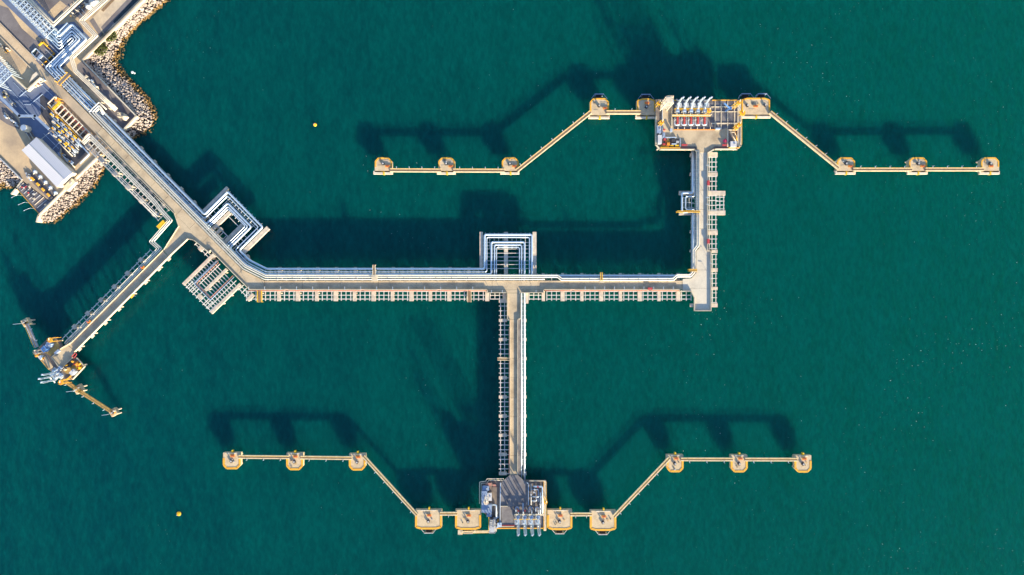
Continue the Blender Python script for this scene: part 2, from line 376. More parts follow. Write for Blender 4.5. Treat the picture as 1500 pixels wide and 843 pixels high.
rack(rk, B, 92, 388, .3, 20, (1, 11, 19.6), 6.95, ZR, [100 + 27.8 * k for k in range(11)], 4.2, (1, 21.8), 1, .8, True, m_galv); upper_bents(rk, B, 95, 386, 13.9, 1, 10.6)  # darker cross beams put shade into the gaps under the pipes
rk = root('pipe_rack', 'pipe rack along the upper side of the horizontal road trestle, carrying white pipes', 'pipe rack', w(700, 402, 0), 'pipe racks of the jetty')
rack(rk, CB, 389, 708, .3, 19.6, (1, 11), 6.94, ZR, [409.4 + 27.75 * k for k in range(11)], 4.2, (1, 20.4), 1, .8, True, m_galv); rack(rk, CB, 712, 780, .3, 10.6, (1,), 6.94, ZR, (714.6, 742, 770), 4.2, (1, 10), 1, .8, True, m_galv); rack(rk, CB, 787, 1012, .3, 11.3, (1, 9), 7.05, ZR, [796 + 28.25 * k for k in range(8)], 4.2, (1, 11.6), 1, .8, True, m_galv); beam(rk, 'stringer', m_beam, (389, 393), (709, 393), 1, ZR - .02, .35)
upper_bents(rk, CB, 392, 812, 13.87, 1, 10.6); upper_bents(rk, CB, 824, 986, 13.87, 1, 5)
rk = root('pipe_rack', 'open beam rack under the horizontal trestle, left of the centre junction', 'pipe rack', w(550, 433, 0), 'open beam racks')
caps = [352.6 + 27.77 * k for k in range(1, 14)]
rack(rk, I, 361, 713, 425.6, 441, (427.3, 432.8, 438.4), 6.94, 7.1, caps, (5.8, 4.6), (426.5, 441.5), 1.0, .95)
rack(rk, I, 718, 742, 429.8, 439, (433, 438.4), 6.94, 7.1, (739,), 5, (429.8, 441), 1.0, .95, False)
rk = root('pipe_rack', 'open beam rack along the lower side of the horizontal trestle, right of the centre junction', 'pipe rack', w(900, 433, 0), 'open beam racks')
rack(rk, I, 775, 796, 429.8, 440, (432.8, 438.4), 6.94, 7.1, (772,), 4, (429.8, 445), 1.0, .95, False)
rack(rk, I, 801, 1013, 425.6, 441, (427.3, 432.8, 438.4), 7.05, 7.1, [796 + 28.25 * k for k in range(8)], (4.6, 5.9), (426.5, 441.5), 1.0, .95)
rk = root('pipe_rack', 'open beam rack on the right side of the upper road trestle, widened halfway', 'pipe rack', w(1044, 330, 0), 'open beam racks')
V = lambda a, b: (b, a)
rack(rk, V, 223.5, 366, 1037.6, 1050.5, (1039, 1043, 1048.7), 7.05, 7.1, (227, 255.5, 283.3, 311.9, 341), (6.5, 4.8), (1037.8, 1051.2), .9, .95)
rack(rk, V, 373, 448, 1042.6, 1050.5, (1043.6, 1048.7), 7.05, 7.1, (368.5, 395.9, 422.9, 447.6), (4.6, 5.6), (1042.6, 1051.2), .9, .95)
rack(rk, V, 283.3, 312, 1049, 1061.5, (1054.5, 1060.2), 5.75, 7.1, (283.3, 311.9), 6.5, (1050, 1062.6), .9, .95)
beam(rk, 'pile_cap', m_cap, (1011, 447.6), (1017.3, 447.6), 5, 7.2, 1.2)
rk = root('pipe_rack', 'pipe rack on the left side of the upper road trestle under the blue-shaded pipe', 'pipe rack', w(1018, 330, 0), 'pipe racks of the jetty')
rack(rk, V, 221, 395, 1011.8, 1024.4, (1013, 1018.5, 1023.8), 7.05, ZR, [227 + 28.2 * k for k in range(6)], 4.2, (1011.2, 1024.3))
for y in [225 + 14.1 * k for k in range(12)]: beam(rk, 'bent_beam', m_beam, (1019, y) if y < 360 else (1013.5, y), (1024.5, y) if y < 360 else (1019, y), .8, ZU - .42, .3)
rk = root('pipe_rack', 'open beam rack on the left side of the lower road trestle', 'pipe rack', w(738, 560, 0), 'open beam racks')
rack(rk, V, 441.6, 696, 730.8, 746, (733.2, 739.2), 7.02, 7.0, [441.6 + 28.07 * k for k in range(10)], 4.4, (730.8, 742.5), .9, .95)
rk = root('pipe_rack', 'pipe rack on the right side of the lower road trestle under white pipes', 'pipe rack', w(766, 560, 0), 'pipe racks of the jetty')
rack(rk, V, 434.6, 696, 760, 770.6, (763, 769.3), 7.02, ZR, [441.6 + 28.07 * k for k in range(10)], 4.4, (760, 771.3))
rk = root('pipe_rack', 'pipe rack on the lower left side of the slanting trestle near the shore', 'pipe rack', w(*B(180, -26), 0), 'pipe racks of the jetty')
rack(rk, B, 96, 250, -14, -37.3, (-15, -24.6, -30.6, -36.6), 6.95, 7.1, [100 + 27.8 * k for k in range(6)], 5, (-29.5, -37.8), .7, .6, True, m_galv)
for k in range(6): beam(rk, 'pile_cap', m_cap, B(100 + 27.8 * k, -13.5), B(100 + 27.8 * k, -19.5), 4, 7.0, 1)
rk = root('pipe_rack', 'narrow pipe rack on the upper left side of the slanting side arm', 'pipe rack', w(*WA(100, 21), 0), 'pipe racks of the jetty')
rack(rk, WA, 12, 196, 13, 27.5, (14, 19.8, 25.6), 9.3, 7.0, [33 + 27.6 * k for k in range(6)], 5.2, (22.6, 28.6), .9, .8, True, m_galv)
rk = root('pipe_rack', 'square open beam platform below the slanting trestle, left of the bend', 'pipe rack', w(*B(370, -45), 0), 'open beam racks')
for s_, w_ in ((341.6, 4.4), (370.3, 4), (400, 4.4)):
    beam(rk, 'pile_cap', m_cap, B(s_, -16 if s_ != 370.3 else -15), B(s_, -76.5 if s_ != 370.3 else -60), w_, 7.22, 1.3)
    for t in (-22, -40, -57): pile(rk, B(s_, t), 6)
beam(rk, 'pile_cap', m_cap, B(367.5, -71), B(374.5, -71), 5.4, 7.22, 1.2); beam(rk, 'pile_cap', m_cap, B(341, -15.5), B(346, -15.5), 4, 7.3, 1)
for t in [-22.5 - 4.75 * k for k in range(9)]:
    beam(rk, 'cross_beam', m_beam, B(343.8, t), B(368.3, t), .9, 7.1, .35); beam(rk, 'cross_beam', m_beam, B(372.3, t), B(397.8, t), .9, 7.1, .35)
for t in (-64.5, -69.5, -74.7): beam(rk, 'stringer', m_beam, B(343.8, t), B(397.8, t), .9, 7.08, .35)
for s_ in [348 + 7 * k for k in range(8)]: beam(rk, 'cross_beam', m_beam, B(s_, -62.5), B(s_, -77), .9, 7.13, .35)
for s_ in (351, 358, 386, 392): beam(rk, 'stringer', m_beam, B(s_, -17), B(s_, -76), .8, 7.06, .35)
rack(rk, B, 312, 340, -13.5, -24, (-17.5, -22), 6.95, 7.1, (322.5,), 5, (-15, -24.5), .9, .9)
rack(rk, B, 404, 425, -14, -24.5, (-17.5, -22.5), 6.5, 7.1, (424,), 5, (-13, -25.5), .9, .9, False)
# expansion loop platforms
lp = root('expansion_loop_platform', 'square platform of rack beams under nested white pipe loops above the horizontal trestle', 'pipe platform', w(745, 372, 0), 'expansion loop platforms')
for x0, y0, y1, w_ in ((704.9, 340, 395, 4.6), (783, 340, 402, 5.6)):
    beam(lp, 'pile_cap', m_cap, (x0, y0), (x0, y1), w_, ZR + .3, 1.3)
    for y in (344, 366, 388): pile(lp, (x0, y), 5)
beam(lp, 'pile_cap', m_cap, (741.2, 340), (741.2, 402), 5.6, ZR + .05, 1.3); pile(lp, (741.2, 345), 5); pile(lp, (741.2, 385), 5)
for y in (349, 355.5, 360, 365, 371.2, 376.7, 382.4, 387.8, 393.6): beam(lp, 'cross_beam', m_beam, (707, y), (780.6, y), .8, ZR + .12, .3)
for x in [711 + 6.5 * k for k in range(11)]: beam(lp, 'cross_beam', m_beam, (x, 341), (x, 364.5), .7, ZR + .18, .3)
lp = root('expansion_loop_platform', 'tilted square platform under nested white pipe loops beside the slanting trestle', 'pipe platform', w(*B(327, 45), 0), 'expansion loop platforms')
for s_, t0, t1, w_ in ((285.8, 20, 69.5, 4.4), (369.6, 20, 70.6, 6), (314, 9, 46.5, 5.2), (340, 9, 46.5, 5.2)):
    beam(lp, 'pile_cap', m_cap, B(s_, t0), B(s_, t1), w_, ZR + .05 if 300 < s_ < 350 else ZR + .3, 1.3)
    for t in (t0 + 5, t1 - 5): pile(lp, B(s_, t), 5)
for t in (24, 31, 38): beam(lp, 'cross_beam', m_beam, B(288, t), B(312, t), .7, ZR + .12, .3); beam(lp, 'cross_beam', m_beam, B(342.5, t), B(366.8, t), .7, ZR + .12, .3)
for s_ in [293 + 6.6 * k for k in range(11)]: beam(lp, 'cross_beam', m_beam, B(s_, 45.5), B(s_, 68.5), .7, ZR + .18, .3)
beam(lp, 'stringer', m_beam, B(316.5, 41), B(338, 41), .9, ZR - .2, .3); beam(lp, 'stringer', m_beam, B(290, 57.5), B(366, 57.5), .9, ZR - .2, .3)
lp = root('expansion_loop_platform', 'small platform under a pipe loop left of the upper road trestle', 'pipe platform', w(1006, 297, 0), 'expansion loop platforms')
beam(lp, 'pile_cap', m_cap, (995, 283), (1015, 283), 6, ZR + .1, 1.3); beam(lp, 'pile_cap', m_cap, (995, 312.6), (1024, 312.6), 5.4, ZR + .1, 1.3)
for x in (1006, 1009.5, 1013): beam(lp, 'stringer', m_beam, (x, 286), (x, 310), .8, ZR + .02, .3)
for y in (290, 297, 304): beam(lp, 'cross_beam', m_beam, (997.5, y), (1016, y), .8, ZR + .1, .3)
for p in ((998, 283), (1010, 283), (998, 312.6), (1012, 312.6)): pile(lp, p, 5)

# ------------------------------------------------------------------ pipelines
ZLO = ZR + .75
def nest(k):                                         # the folded run of low pipes on land, in trestle coordinates
    t0, te = 35.8 + 3.35 * k, (2.6, 6.2, 9.9, 13.4, 17.6)[k]
    sa, tb, sx = -31 - 3.3 * k, 61.5 + 3.35 * k, -26.5 + 3.2 * k
    return [B(-57, t0), B(sa, t0), B(sa, tb), B(sx, tb), B(sx, te)]
def c_run(t): return offset(L0, t)[1:3]
inner = {2: (302.6, 54, 351.5, 719.8, 355.1, 768.4, 2.7), 1: (306.2, 50.6, 347.8, 724.3, 359, 764, 2.0), 0: (309, 48.4, 344.6, 727.2, 362.4, 760.9, 1.4)}
names_lo = {4: 'thick white pipe on the outer low level, outermost in every loop', 3: 'thin white pipe second from outside in the loops',
            2: 'thick white pipe forming the third loop, running down to the lower platform', 1: 'medium white pipe forming the fourth loop',
            0: 'thin white pipe forming the innermost loop'}
for k in (0, 1, 2):
    sa, tb, sx, xa, yb, xb, d = inner[k]; te = (2.6, 6.2, 9.9)[k]; c = c_run(te)
    path = nest(k) + [B(sa, te), B(sa, tb), B(sx, tb), B(sx, te)] + c + [(xa, 412 - te), (xa, yb), (xb, yb), (xb, 697 + 4 * k)]
    pipe('pipeline', names_lo[k], path, d, ZLO, m_white)
c = c_run(17.6)
pipe('pipeline', names_lo[4], nest(4) + [B(290.6, 17.6), B(290.6, 65.6), B(363.6, 65.6), B(363.6, 17.6)] + c + [(709.8, 394.4), (709.8, 344), (779.2, 344), (779.2, 404.3), (1009, 404.3), (1015, 398), (1015, 311), (999, 311), (999, 283), (1015, 283), (1015, 219)], 3.0, ZLO + .1)
c = c_run(13.4)
pipe('pipeline', names_lo[3], nest(3) + [B(294.8, 13.4), B(294.8, 61.2), B(359.2, 61.2), B(359.2, 13.4)] + c + [(713, 398.6), (713, 347.8), (775.6, 347.8), (775.6, 407), (1012, 407), (1018, 400), (1018, 307), (1004, 307), (1004, 288), (1018, 288), (1018, 219)], 1.7, ZLO)
UB = [(387, 404.7), (817, 404.7), (822.5, 409.4), (986, 409.4), (992, 404), (1011.5, 404), (1016.3, 398.5), (1016.3, 367), (1022.2, 360), (1022.2, 220)]
for t, d, lab, i in ((1.35, 2.1, 'upper white pipe of the high pair, farthest from the road', 2), (-1.35, 2.1, 'white pipe of the high pair, nearer the road', 1)):
    ub = offset(UB, t); tt = 7.35 + t; c = c_run(tt)
    pipe('pipeline', lab, [B(82, 17.5 - 2.6 * (i - 1)), B(71.5 - 3 * (2 - i), 17.5 + 3 * (2 - i)), B(71.5 - 3 * (2 - i), tt)] + c + ub[1:], d, ZU, m_whiteo, bend=1.6)
c = c_run(2.6)
pipe('pipeline', 'white pipe beside the road kerb, ending right of the centre junction', [B(80, 23.5), B(65, 23.5), B(65, 2.6)] + c + [(798, 409.4)], 1.9, ZU - .1, m_whiteo, bend=1.6)
PW = [B(90, -36), B(90, -20), B(226, -20), (236.5, 307.5), (250.5, 323), (223.5, 354), (235, 364.5), WA(198, 15)]
for t, d, lab in ((1.4, 1.9, 'pale pipe winding round to the slanting side arm, nearest its road'), (-1.2, 1.8, 'pale pipe winding round to the slanting side arm, second from its road'), (-3.6, 1.3, 'thin pale pipe winding round to the slanting side arm, third from its road')):
    pipe('pipeline', lab, offset(PW, t), d, 7.9, m_whiteo, bend=1.5)
pipe('pipeline', 'thin grey pipe along the outer edge of the lower left rack', [B(90, -33), B(246, -33)], 1.1, 7.5, m_galv); pipe('pipeline', 'thinner grey pipe along the very outer edge of the lower left rack', [B(90, -35.4), B(246, -35.4)], .9, 7.5, m_galv)
# fire-water pipe, in runs with small V-shaped offsets
def red_run(lab, x0, x1, vs_):
    pts = [(x0, 425.9)]
    for v in vs_: pts += [(v - 4, 425.9), (v - 1.5, 424.9), (v + 1.5, 424.9), (v + 4, 425.9)]
    pipe('fire_pipe', lab, pts + [(x1, 425.9)], 1.5, ZD - .1, m_redp, 'red fire pipes', .8)
red_run('rusty red fire pipe along the lower parapet left of the centre junction', 363, 713, (420, 531, 643)); red_run('red fire pipe along the lower parapet right of the centre junction', 798, 995, (839, 952))
pipe('fire_pipe', 'dark red fire pipe on the left side of the lower road trestle', [(746, 480), (746, 694)], 1.3, ZD - .4, m_redp, 'red fire pipes'); pipe('fire_pipe', 'red pipe bent in a U on the square open beam platform', [B(346, -16), B(355, -17), B(354.5, -61.5), B(383.5, -61.5), B(383.5, -15)], 1.0, 7.45, m_redp, 'red fire pipes', 1)
pipe('pipeline', 'grey pipe bent in a U on the square open beam platform', [B(352.5, -15), B(352.3, -64), B(386, -64), B(386, -15)], 1.2, 7.4, m_bluel, bend=1)
for y, h in ((268.7, 'upper'), (354, 'lower')):
    hb = root('hose_box', 'red hose box on the right parapet of the upper road trestle, %s of the two' % h, 'hose box', w(1036.8, y, ZD), 'red hose boxes'); p = w(1036.8, y, ZD)
    MB().box((p.x, p.y, ZD + .75), (1.1, 2.6, 1.5)).build('cabinet', m_red, hb); MB().box((p.x, p.y, ZD + 1.56), (1.3, 2.8, .1)).build('lid', m_red, hb)
p = w(951.5, 423.2, ZD); hb = root('hose_box', 'dark red hose box on the parapet of the horizontal trestle', 'hose box', p, 'red hose boxes')
MB().box((p.x, p.y, ZD + .75), (2.3, 1.1, 1.5)).build('cabinet', m_red, hb); MB().box((p.x, p.y, ZD + 1.56), (2.5, 1.3, .1)).build('lid', m_red, hb)
# yellow access platforms and crossover stairs
def bridge(label, a, b, wpx, z, mat, rails=True, legs=None):
    p, q = w(*a, z), w(*b, z); rt = root('crossover_bridge', label, 'access bridge', p.lerp(q, .5), 'yellow access bridges over the pipes')
    MB().bar(p, q, wpx * K * .8, .12).build('walkway', m_brown if rails else mat, rt)
    d = (q - p).normalized(); x = Vector((-d.y, d.x, 0)) * wpx * K / 2
    for sg in (-1, 1):
        MB().bar(p + x * sg, q + x * sg, .28, .25).build('side_beam', mat, rt)
        if rails: MB().tube([p + x * sg + Vector((0, 0, 1)), q + x * sg + Vector((0, 0, 1))], .07, 6).build('handrail', mat, rt)
    for pt in (p, q):
        for sg in (-1, 1): piece(rt, 'leg', mat, (pt.x + x.x * sg * .9, pt.y + x.y * sg * .9, z - 1.3), (.22, .22, 2.6))
    return rt
bridge('yellow access bridge across the beam rack near the bend', (380.4, 425.5), (380.4, 442.8), 6, 8.2, m_yellow)
bridge('pale yellow access bridge across the beam rack left of the centre junction', (687.6, 425.5), (687.6, 442.8), 5, 8.2, m_catw)
bridge('pale yellow access bridge across the left rack of the lower road trestle', (728.8, 526.3), (747.5, 526.3), 3.2, 8.3, m_catw)
bridge('brown crossover stair over the pipes left of the centre loop', (548, 388.5), (548, 404), 3.4, 10.4, m_cream)
bridge('yellow crossover stair over the pipes right of the centre loop', (881, 399.5), (881, 411), 2.8, 10.4, m_yellow)
bridge('yellow crossover bridge over the pipe loop left of the upper road trestle', (992, 310.4), (1025.3, 310.4), 2, 10.2, m_yellow)
bridge('yellow crossover bridge over the pipes at the right corner', (1009, 396), (1021, 396), 2.4, 10.4, m_yellow)
bridge('yellow platform at the corner of the side arm above the rack', (231, 334), (240.5, 324.5), 4.6, 8.6, m_yellow, False)
def cover(label, c, d, z, mat, h=.5, rot=0):
    p = w(*c, z); rt = root('service_platform', label, 'platform', p, 'small service platforms'); MB().box((p.x, p.y, z), (d[0] * K, d[1] * K, .2), rot).build('plate', mat, rt)
    for a, b in ((-1, -1), (1, -1), (1, 1), (-1, 1)): piece(rt, 'leg', mat, (p.x + a * d[0] * K * .45, p.y + b * d[1] * K * .45, z - .8), (.15, .15, 1.4))
    for a in (-1, 1): piece(rt, 'handrail', mat, (p.x + a * d[0] * K * .48, p.y, z + .9), (.1, d[1] * K * .96, .1)); piece(rt, 'handrail', mat, (p.x, p.y + a * d[1] * K * .48, z + .9), (d[0] * K * .9, .1, .1))
cover('cream service platform on the high pipes beside the brown crossover stair', (549, 407.5), (8, 9), 10.5, m_cream)
cover('cream service platform on the road edge beside the yellow crossover stair', (881, 413), (5.5, 3), 9.4, m_cream)
cover('small cream platform on the parapet beside the square open beam platform', B(343, -14), (5, 4), 9.2, m_cream, .5, ROT_B)
# road lights: short posts with an arm over the road
def light_proto():
    rt = root('road_light', 'short white road light on the parapet of a road trestle', 'lamp post', (0, 0, 0), 'road lights along the parapets')
    MB().cyl(0, 0, 0, 1.7, .1, 8, .07).build('pole', m_white, rt); MB().bar((0, -.1, 1.7), (0, 1.5, 1.8), .22, .14).build('arm', m_white, rt); MB().box((0, 1.35, 1.74), (.32, .6, .16)).build('lamp_head', m_pale, rt)
    return rt
first = light_proto(); used = False
def light(a, rz, where):
    global used
    o = first if not used else copy_tree(first); used = True
    p = w(*a, ZD + PH); place(o, (p.x, p.y, ZD + PH), rz, 'short white road light on the parapet ' + where); o['group'] = 'road lights ' + where
for k in range(15): light((365.8 + 23.35 * k, 424.3), 0, 'left of the centre junction')
for k in range(10): light((856.6 + 14.3 * k, 424.3), 0, 'right of the centre junction')
for x, y in ((736, 429.2), (720, 429.2), (785, 429.2)): light((x, y), 0, 'corner beside the centre junction')
for y in (243, 290, 300, 329, 386, 408): light((1036.9 if y < 367 else 1041.9, y), R(90), 'of the upper road trestle')
def boom_proto():
    rt = root('bracket_lamp', 'white lamp on a bracket platform on the lower right edge of the side arm', 'lamp post', (0, 0, 0), 'bracket lamps along the side arm')
    MB().box((0, -1, -.2), (2.2, 1.6, .3)).build('bracket', m_pale, rt); MB().cyl(0, -1, -.05, 2.2, .12, 8, .08).build('pole', m_white, rt); MB().bar((0, -1, 2.2), (2.6, -1.9, 2.5), .16, .14).build('arm', m_white, rt); MB().box((2.5, -1.87, 2.42), (.8, .3, .16)).build('lamp_head', m_pale, rt)
    return rt
bp = None
for n_, a in zip(('nearest the junction', 'second from the junction', 'third from the junction', 'fourth from the junction', 'fifth from the junction', 'sixth from the junction', 'nearest the jetty head'), (3, 23.4, 51, 106.4, 135, 162, 188.7)):
    p = w(*WA(a, -.4), ZD); o = boom_proto() if bp is None else copy_tree(bp); bp = bp or o; place(o, (p.x, p.y, ZD), ROT_W + R(180), 'white bracket lamp on the lower edge of the side arm, ' + n_)
p = w(*WA(79, -2.5), ZD); rt = root('life_ring_station', 'yellow bracket station on the edge of the side arm, between the white lamps', 'rescue station', p)
MB().box((p.x, p.y, ZD - .1), (2.6, 1.6, .2), ROT_W).build('platform', m_yellow, rt); MB().bar((p.x + .6, p.y, ZD + 1.6), (p.x + 3.4, p.y - .2, ZD + 2), .16, .14).build('arm', m_white, rt); MB().cyl(p.x + .6, p.y, ZD, ZD + 1.7, .1).build('pole', m_yellow, rt)
for a, h in ((38, 'upper'), (150, 'lower')):
    p = w(*WA(a, 14), ZD); rt = root('fire_monitor', 'orange fire monitor on the pipe side of the side arm, %s of the two' % h, 'fire monitor', p, 'orange fire monitors')
    MB().box((p.x, p.y, ZD + .3), (2.4, 1.5, .5), ROT_W).build('base', m_orange, rt); MB().cyl(p.x, p.y, ZD + .5, ZD + 1.4, .3).build('riser', m_orange, rt); MB().tube([(p.x, p.y, ZD + 1.4), (p.x - .8, p.y + .7, ZD + 2)], .2, 8).build('nozzle', m_red, rt)

# ------------------------------------------------------------------ dolphins and catwalks
def prism_dir(mb, c, pts, z0, z1, fy): return mb.prism([(c.x + x, c.y + y * fy) for x, y in pts], z0, z1)
def edge_run(mb, c, pts, wd, z0, z1, fy):
    for a, b in zip(pts, pts[1:]):
        mb.bar((c.x + a[0], c.y + a[1] * fy, (z0 + z1) / 2), (c.x + b[0], c.y + b[1] * fy, (z0 + z1) / 2), wd, z1 - z0)
    return mb
def hook(c, z, parent, name='mooring_hook'):
    h = MB().cyl(c.x, c.y, z, z + .25, .9, 12).cyl(c.x, c.y, z + .25, z + 1.3, .38, 12, .3).build(name, m_dark, parent)
    MB().cyl(c.x, c.y, z + 1.3, z + 1.55, .5, 12, .42).build('capstan_head', m_galv, h)
    for a in (200, 250, 290): MB().bar((c.x, c.y, z + .7), (c.x + 1.2 * math.cos(R(a)), c.y + 1.2 * math.sin(R(a)), z + .55), .3, .45).build('hook', m_dark, h)
    return h
def dolphin(kind, label, c, sx, sy, fy, wide_end, hooks=((0, 0),), panel=(.5, .55), fenders=(), shade_ledge=False, group='mooring dolphins', lit=True):
    # fy = +1: the ship side is up on the plan, -1: down; sizes in metres
    x, y = sx / 2, sy / 2; z = ZM
    rt = root(kind, label, 'mooring dolphin' if kind.startswith('moor') else 'berthing dolphin', (c.x, c.y, 0), group)
    ch = 2.2 if not wide_end else 3.2; cy = 2.2 if not wide_end else 1.2
    out = [(-x, -y), (x, -y), (x, y - cy), (x - ch, y), (-x + ch, y), (-x, y - cy)]
    prism_dir(MB(), c, out, z - 2.9, z, fy).build('pile_cap', m_dol, rt)
    i = .45
    e = [(-x + i, -y + 3), (-x + i, y - cy - .1), (-x + ch, y - i), (x - ch, y - i), (x - i, y - cy - .1), (x - i, -y + 3)]
    edge_run(MB(), c, e, 1.15 if fy < 0 else .8, z - .05, z + .14, fy).build('edge_kerb', m_ytrim, rt)
    for hx, hy in hooks: hook(Vector((c.x + hx, c.y + hy * fy, 0)), z, rt)
    px, py = panel; pc = Vector((c.x + px, c.y + py * fy, 0))
    pn = MB().box((pc.x, pc.y, z + .55), (2.6, 1.3, .3)).build('control_panel', m_orange, rt); MB().box((pc.x + .1, pc.y, z + .74), (1.7, .45, .1)).build('nameplate', m_red, pn); MB().box((pc.x, pc.y, z + .2), (2, .8, .4)).build('cabinet', m_orange, pn)
    MB().bar((c.x - x * .25, c.y + (-y + .3) * fy, z + 1.1), (c.x + x * .2, c.y + (-y + .3) * fy, z + 1.1), .08, .08).build('handrail', m_yellow, rt)
    MB().box((c.x + x * .05, c.y - (y + .6) * fy, z - .8), (.9, 1.6, 1.9)).build('ladder', m_yellow, rt)
    if fy > 0: MB().box((c.x - .2, c.y - (y + .25), z - .55), (sx + 1.2, 1.9, 1.1)).build('landing_ledge', m_pale, rt)
    else: MB().box((c.x, c.y + y - .3, z + .12), (sx * .55, .5, .25)).build('kerb_block', m_pale, rt)
    for fx in fenders:
        yo = y + 2.6
        f = MB().box((c.x + fx, c.y + yo * fy, 2.9), (5.2, .35, 4.6)).build('fender_panel', m_bluel if fy > 0 else m_galv, rt)  # upper berth frames get the blue of their shade as colour
        MB().box((c.x + fx, c.y + (y + 1.15) * fy, 3.3), (3.2, 2.3, 2.2)).build('rubber_fender', m_rub, rt)
        for sg in (-1, 1): MB().bar((c.x + fx + 2.5 * sg, c.y + yo * fy, 5.1), (c.x + fx + 4.6 * sg, c.y + y * .97 * fy, 5.6), .22, .22).build('chain_bracket', m_bluel if fy > 0 else m_galv, rt)
        MB().bar((c.x + fx - 2.6, c.y + yo * fy, 5.3), (c.x + fx + 2.6, c.y + yo * fy, 5.3), .4, .3).build('top_rail', m_bluel if fy > 0 else m_galv, f)
    rd_ = random.Random(int(c.x * 7 + c.y))
    for q_ in range(rd_.randrange(1, 4)):
        qx, qy = c.x + rd_.uniform(-.6, .6) * x, c.y + rd_.uniform(-.2, .7) * y * fy
        if rd_.random() < .5: MB().tube([(qx + .4 * math.cos(k_ * .7), qy + .4 * math.sin(k_ * .7), z + .1 + .03 * k_) for k_ in range(14)], .09, 5).build('rope_coil', m_dark if rd_.random() < .6 else m_tan, rt)
        else: MB().box((qx, qy, z + .3), (rd_.uniform(.4, .9), rd_.uniform(.3, .6), .6), rd_.random()).build('locker', m_galv if rd_.random() < .5 else m_dark, rt)
    for ax in (-.7, 0, .7):
        for ay in (-.6, .6): post(rt, 'pile', m_cap, c.x + ax * x, c.y + ay * y, -4, z - 2.9, .5)
    return rt
def dz(x0, x1, y0, y1): c = w((x0 + x1) / 2, (y0 + y1) / 2, ZM); return c, (x1 - x0) * K * .985, (y1 - y0) * K * .985
pos = ['far left', 'second from the left', 'third from the left']
for (x0, x1, lab) in ((549, 574.3, 'square mooring dolphin at the left end of the upper berth'), (642, 666.5, 'square mooring dolphin second from the left end of the upper berth'),
                      (735, 759.8, 'square mooring dolphin left of the sloping catwalk in the upper berth'), (1226, 1252.5, 'square mooring dolphin where the upper right sloping catwalk ends'),
                      (1331.5, 1358, 'square mooring dolphin second from the right end of the upper berth'), (1437, 1463.5, 'square mooring dolphin at the right end of the upper berth')):
    c, sx, sy = dz(x0, x1, 230.8, 252.5); dolphin('mooring_dolphin', lab, c, sx, sy, 1, False, ((-.2, .6),), (2.4 if x0 != 1437 else .3, -.9))
for (x0, x1, y0, y1, lab) in ((326.8, 352.3, 663.5, 687.4, 'yellow edged mooring dolphin at the left end of the lower berth'), (419.6, 443.6, 664, 688.8, 'yellow edged mooring dolphin second from the left end of the lower berth'),
                      (511.4, 535.4, 665, 689.2, 'yellow edged mooring dolphin at the upper end of the lower left sloping catwalk'), (976.6, 1000.9, 666.8, 691.8, 'yellow edged mooring dolphin at the upper end of the lower right sloping catwalk'),
                      (1070.6, 1094.8, 667, 692, 'yellow edged mooring dolphin second from the right end of the lower berth'), (1164, 1188.4, 667.4, 692.2, 'yellow edged mooring dolphin at the right end of the lower berth')):
    c, sx, sy = dz(x0, x1, y0, y1); dolphin('mooring_dolphin', lab, c, sx, sy, -1, False, ((-.1, -.1),), (.6, -3.0))
BG = 'berthing dolphins with fenders'
for (x0, x1, y0, y1, lab) in ((608.4, 647, 747.3, 775.5, 'wide berthing dolphin at the foot of the lower left sloping catwalk'), (667, 704.4, 747.3, 776, 'wide berthing dolphin touching the left side of the lower platform'),
                      (801.8, 838, 747.3, 776.5, 'wide berthing dolphin touching the right side of the lower platform'), (864.4, 902.4, 748.5, 777.6, 'wide berthing dolphin at the foot of the lower right sloping catwalk')):
    c, sx, sy = dz(x0, x1, y0, y1); dolphin('berthing_dolphin', lab, c, sx, sy, -1, True, ((0, .8),), (.4, -2.6), (0,), group=BG)
c, sx, sy = dz(864, 892, 144, 171); dolphin('berthing_dolphin', 'square fendered dolphin at the top of the upper left sloping catwalk', c, sx, sy, 1, False, ((-.2, .8),), (3.2, -.6), (0,), group=BG)
c, sx, sy = dz(933, 960.2, 144.5, 171); dolphin('berthing_dolphin', 'shaded fendered dolphin touching the left side of the upper platform', c, sx, sy, 1, True, ((0, .2),), (.3, 2.5), (0,), group=BG)
c, sx, sy = dz(1086.2, 1128, 143.5, 170); dolphin('berthing_dolphin', 'long double fendered dolphin touching the right side of the upper platform', c, sx, sy, 1, True, ((-5, .7), (5.2, .9)), (-.2, .2), (-5.2, 4.2), group=BG)

def catwalk(label, a, b, z, wpx=5.0, n=4, side=1, group='catwalks between the dolphins', mat=None):
    mat = mat or m_catw
    p, q = w(*a, z), w(*b, z); d = q - p; L = d.length; d.normalize(); x = Vector((-d.y, d.x, 0)); hw = wpx * K / 2
    rt = root('catwalk', label, 'catwalk', (p + q) / 2, group)
    MB().bar(p, q, hw * 1.1, .1).build('walkway', m_brown, rt)
    up = Vector((0, 0, 1))
    for sg in (-1, 1):
        o = x * sg * hw * .76; MB().bar(p + o - up * .3, q + o - up * .3, .52, .85).build('side_girder', mat, rt)
        MB().tube([p + o + up * 1.1, q + o + up * 1.1], .07, 6).build('handrail', m_yellow if sg > 0 else mat, rt)
        m = max(2, int(L / 2.2))
        for k in range(m + 1): piece(rt, 'rail_post', mat, p + d * L * k / m + o + up * .6, (.08, .08, 1.1))
    for k in range(n):
        c = p + d * L * (k + .5) / n + x * side * (hw + .35)
        piece(rt, 'bracket', m_white, c, (.3, 1.4, .25), math.atan2(d.y, d.x)); piece(rt, 'bracket_post', m_white, c + x * side * .5 + up * .7, (.16, .16, 1.4), math.atan2(d.y, d.x))
    return rt
ZC = ZM + .9
catwalk('level catwalk between the two leftmost dolphins of the upper berth', (571.5, 249.6), (646, 250), ZC, 5.2)
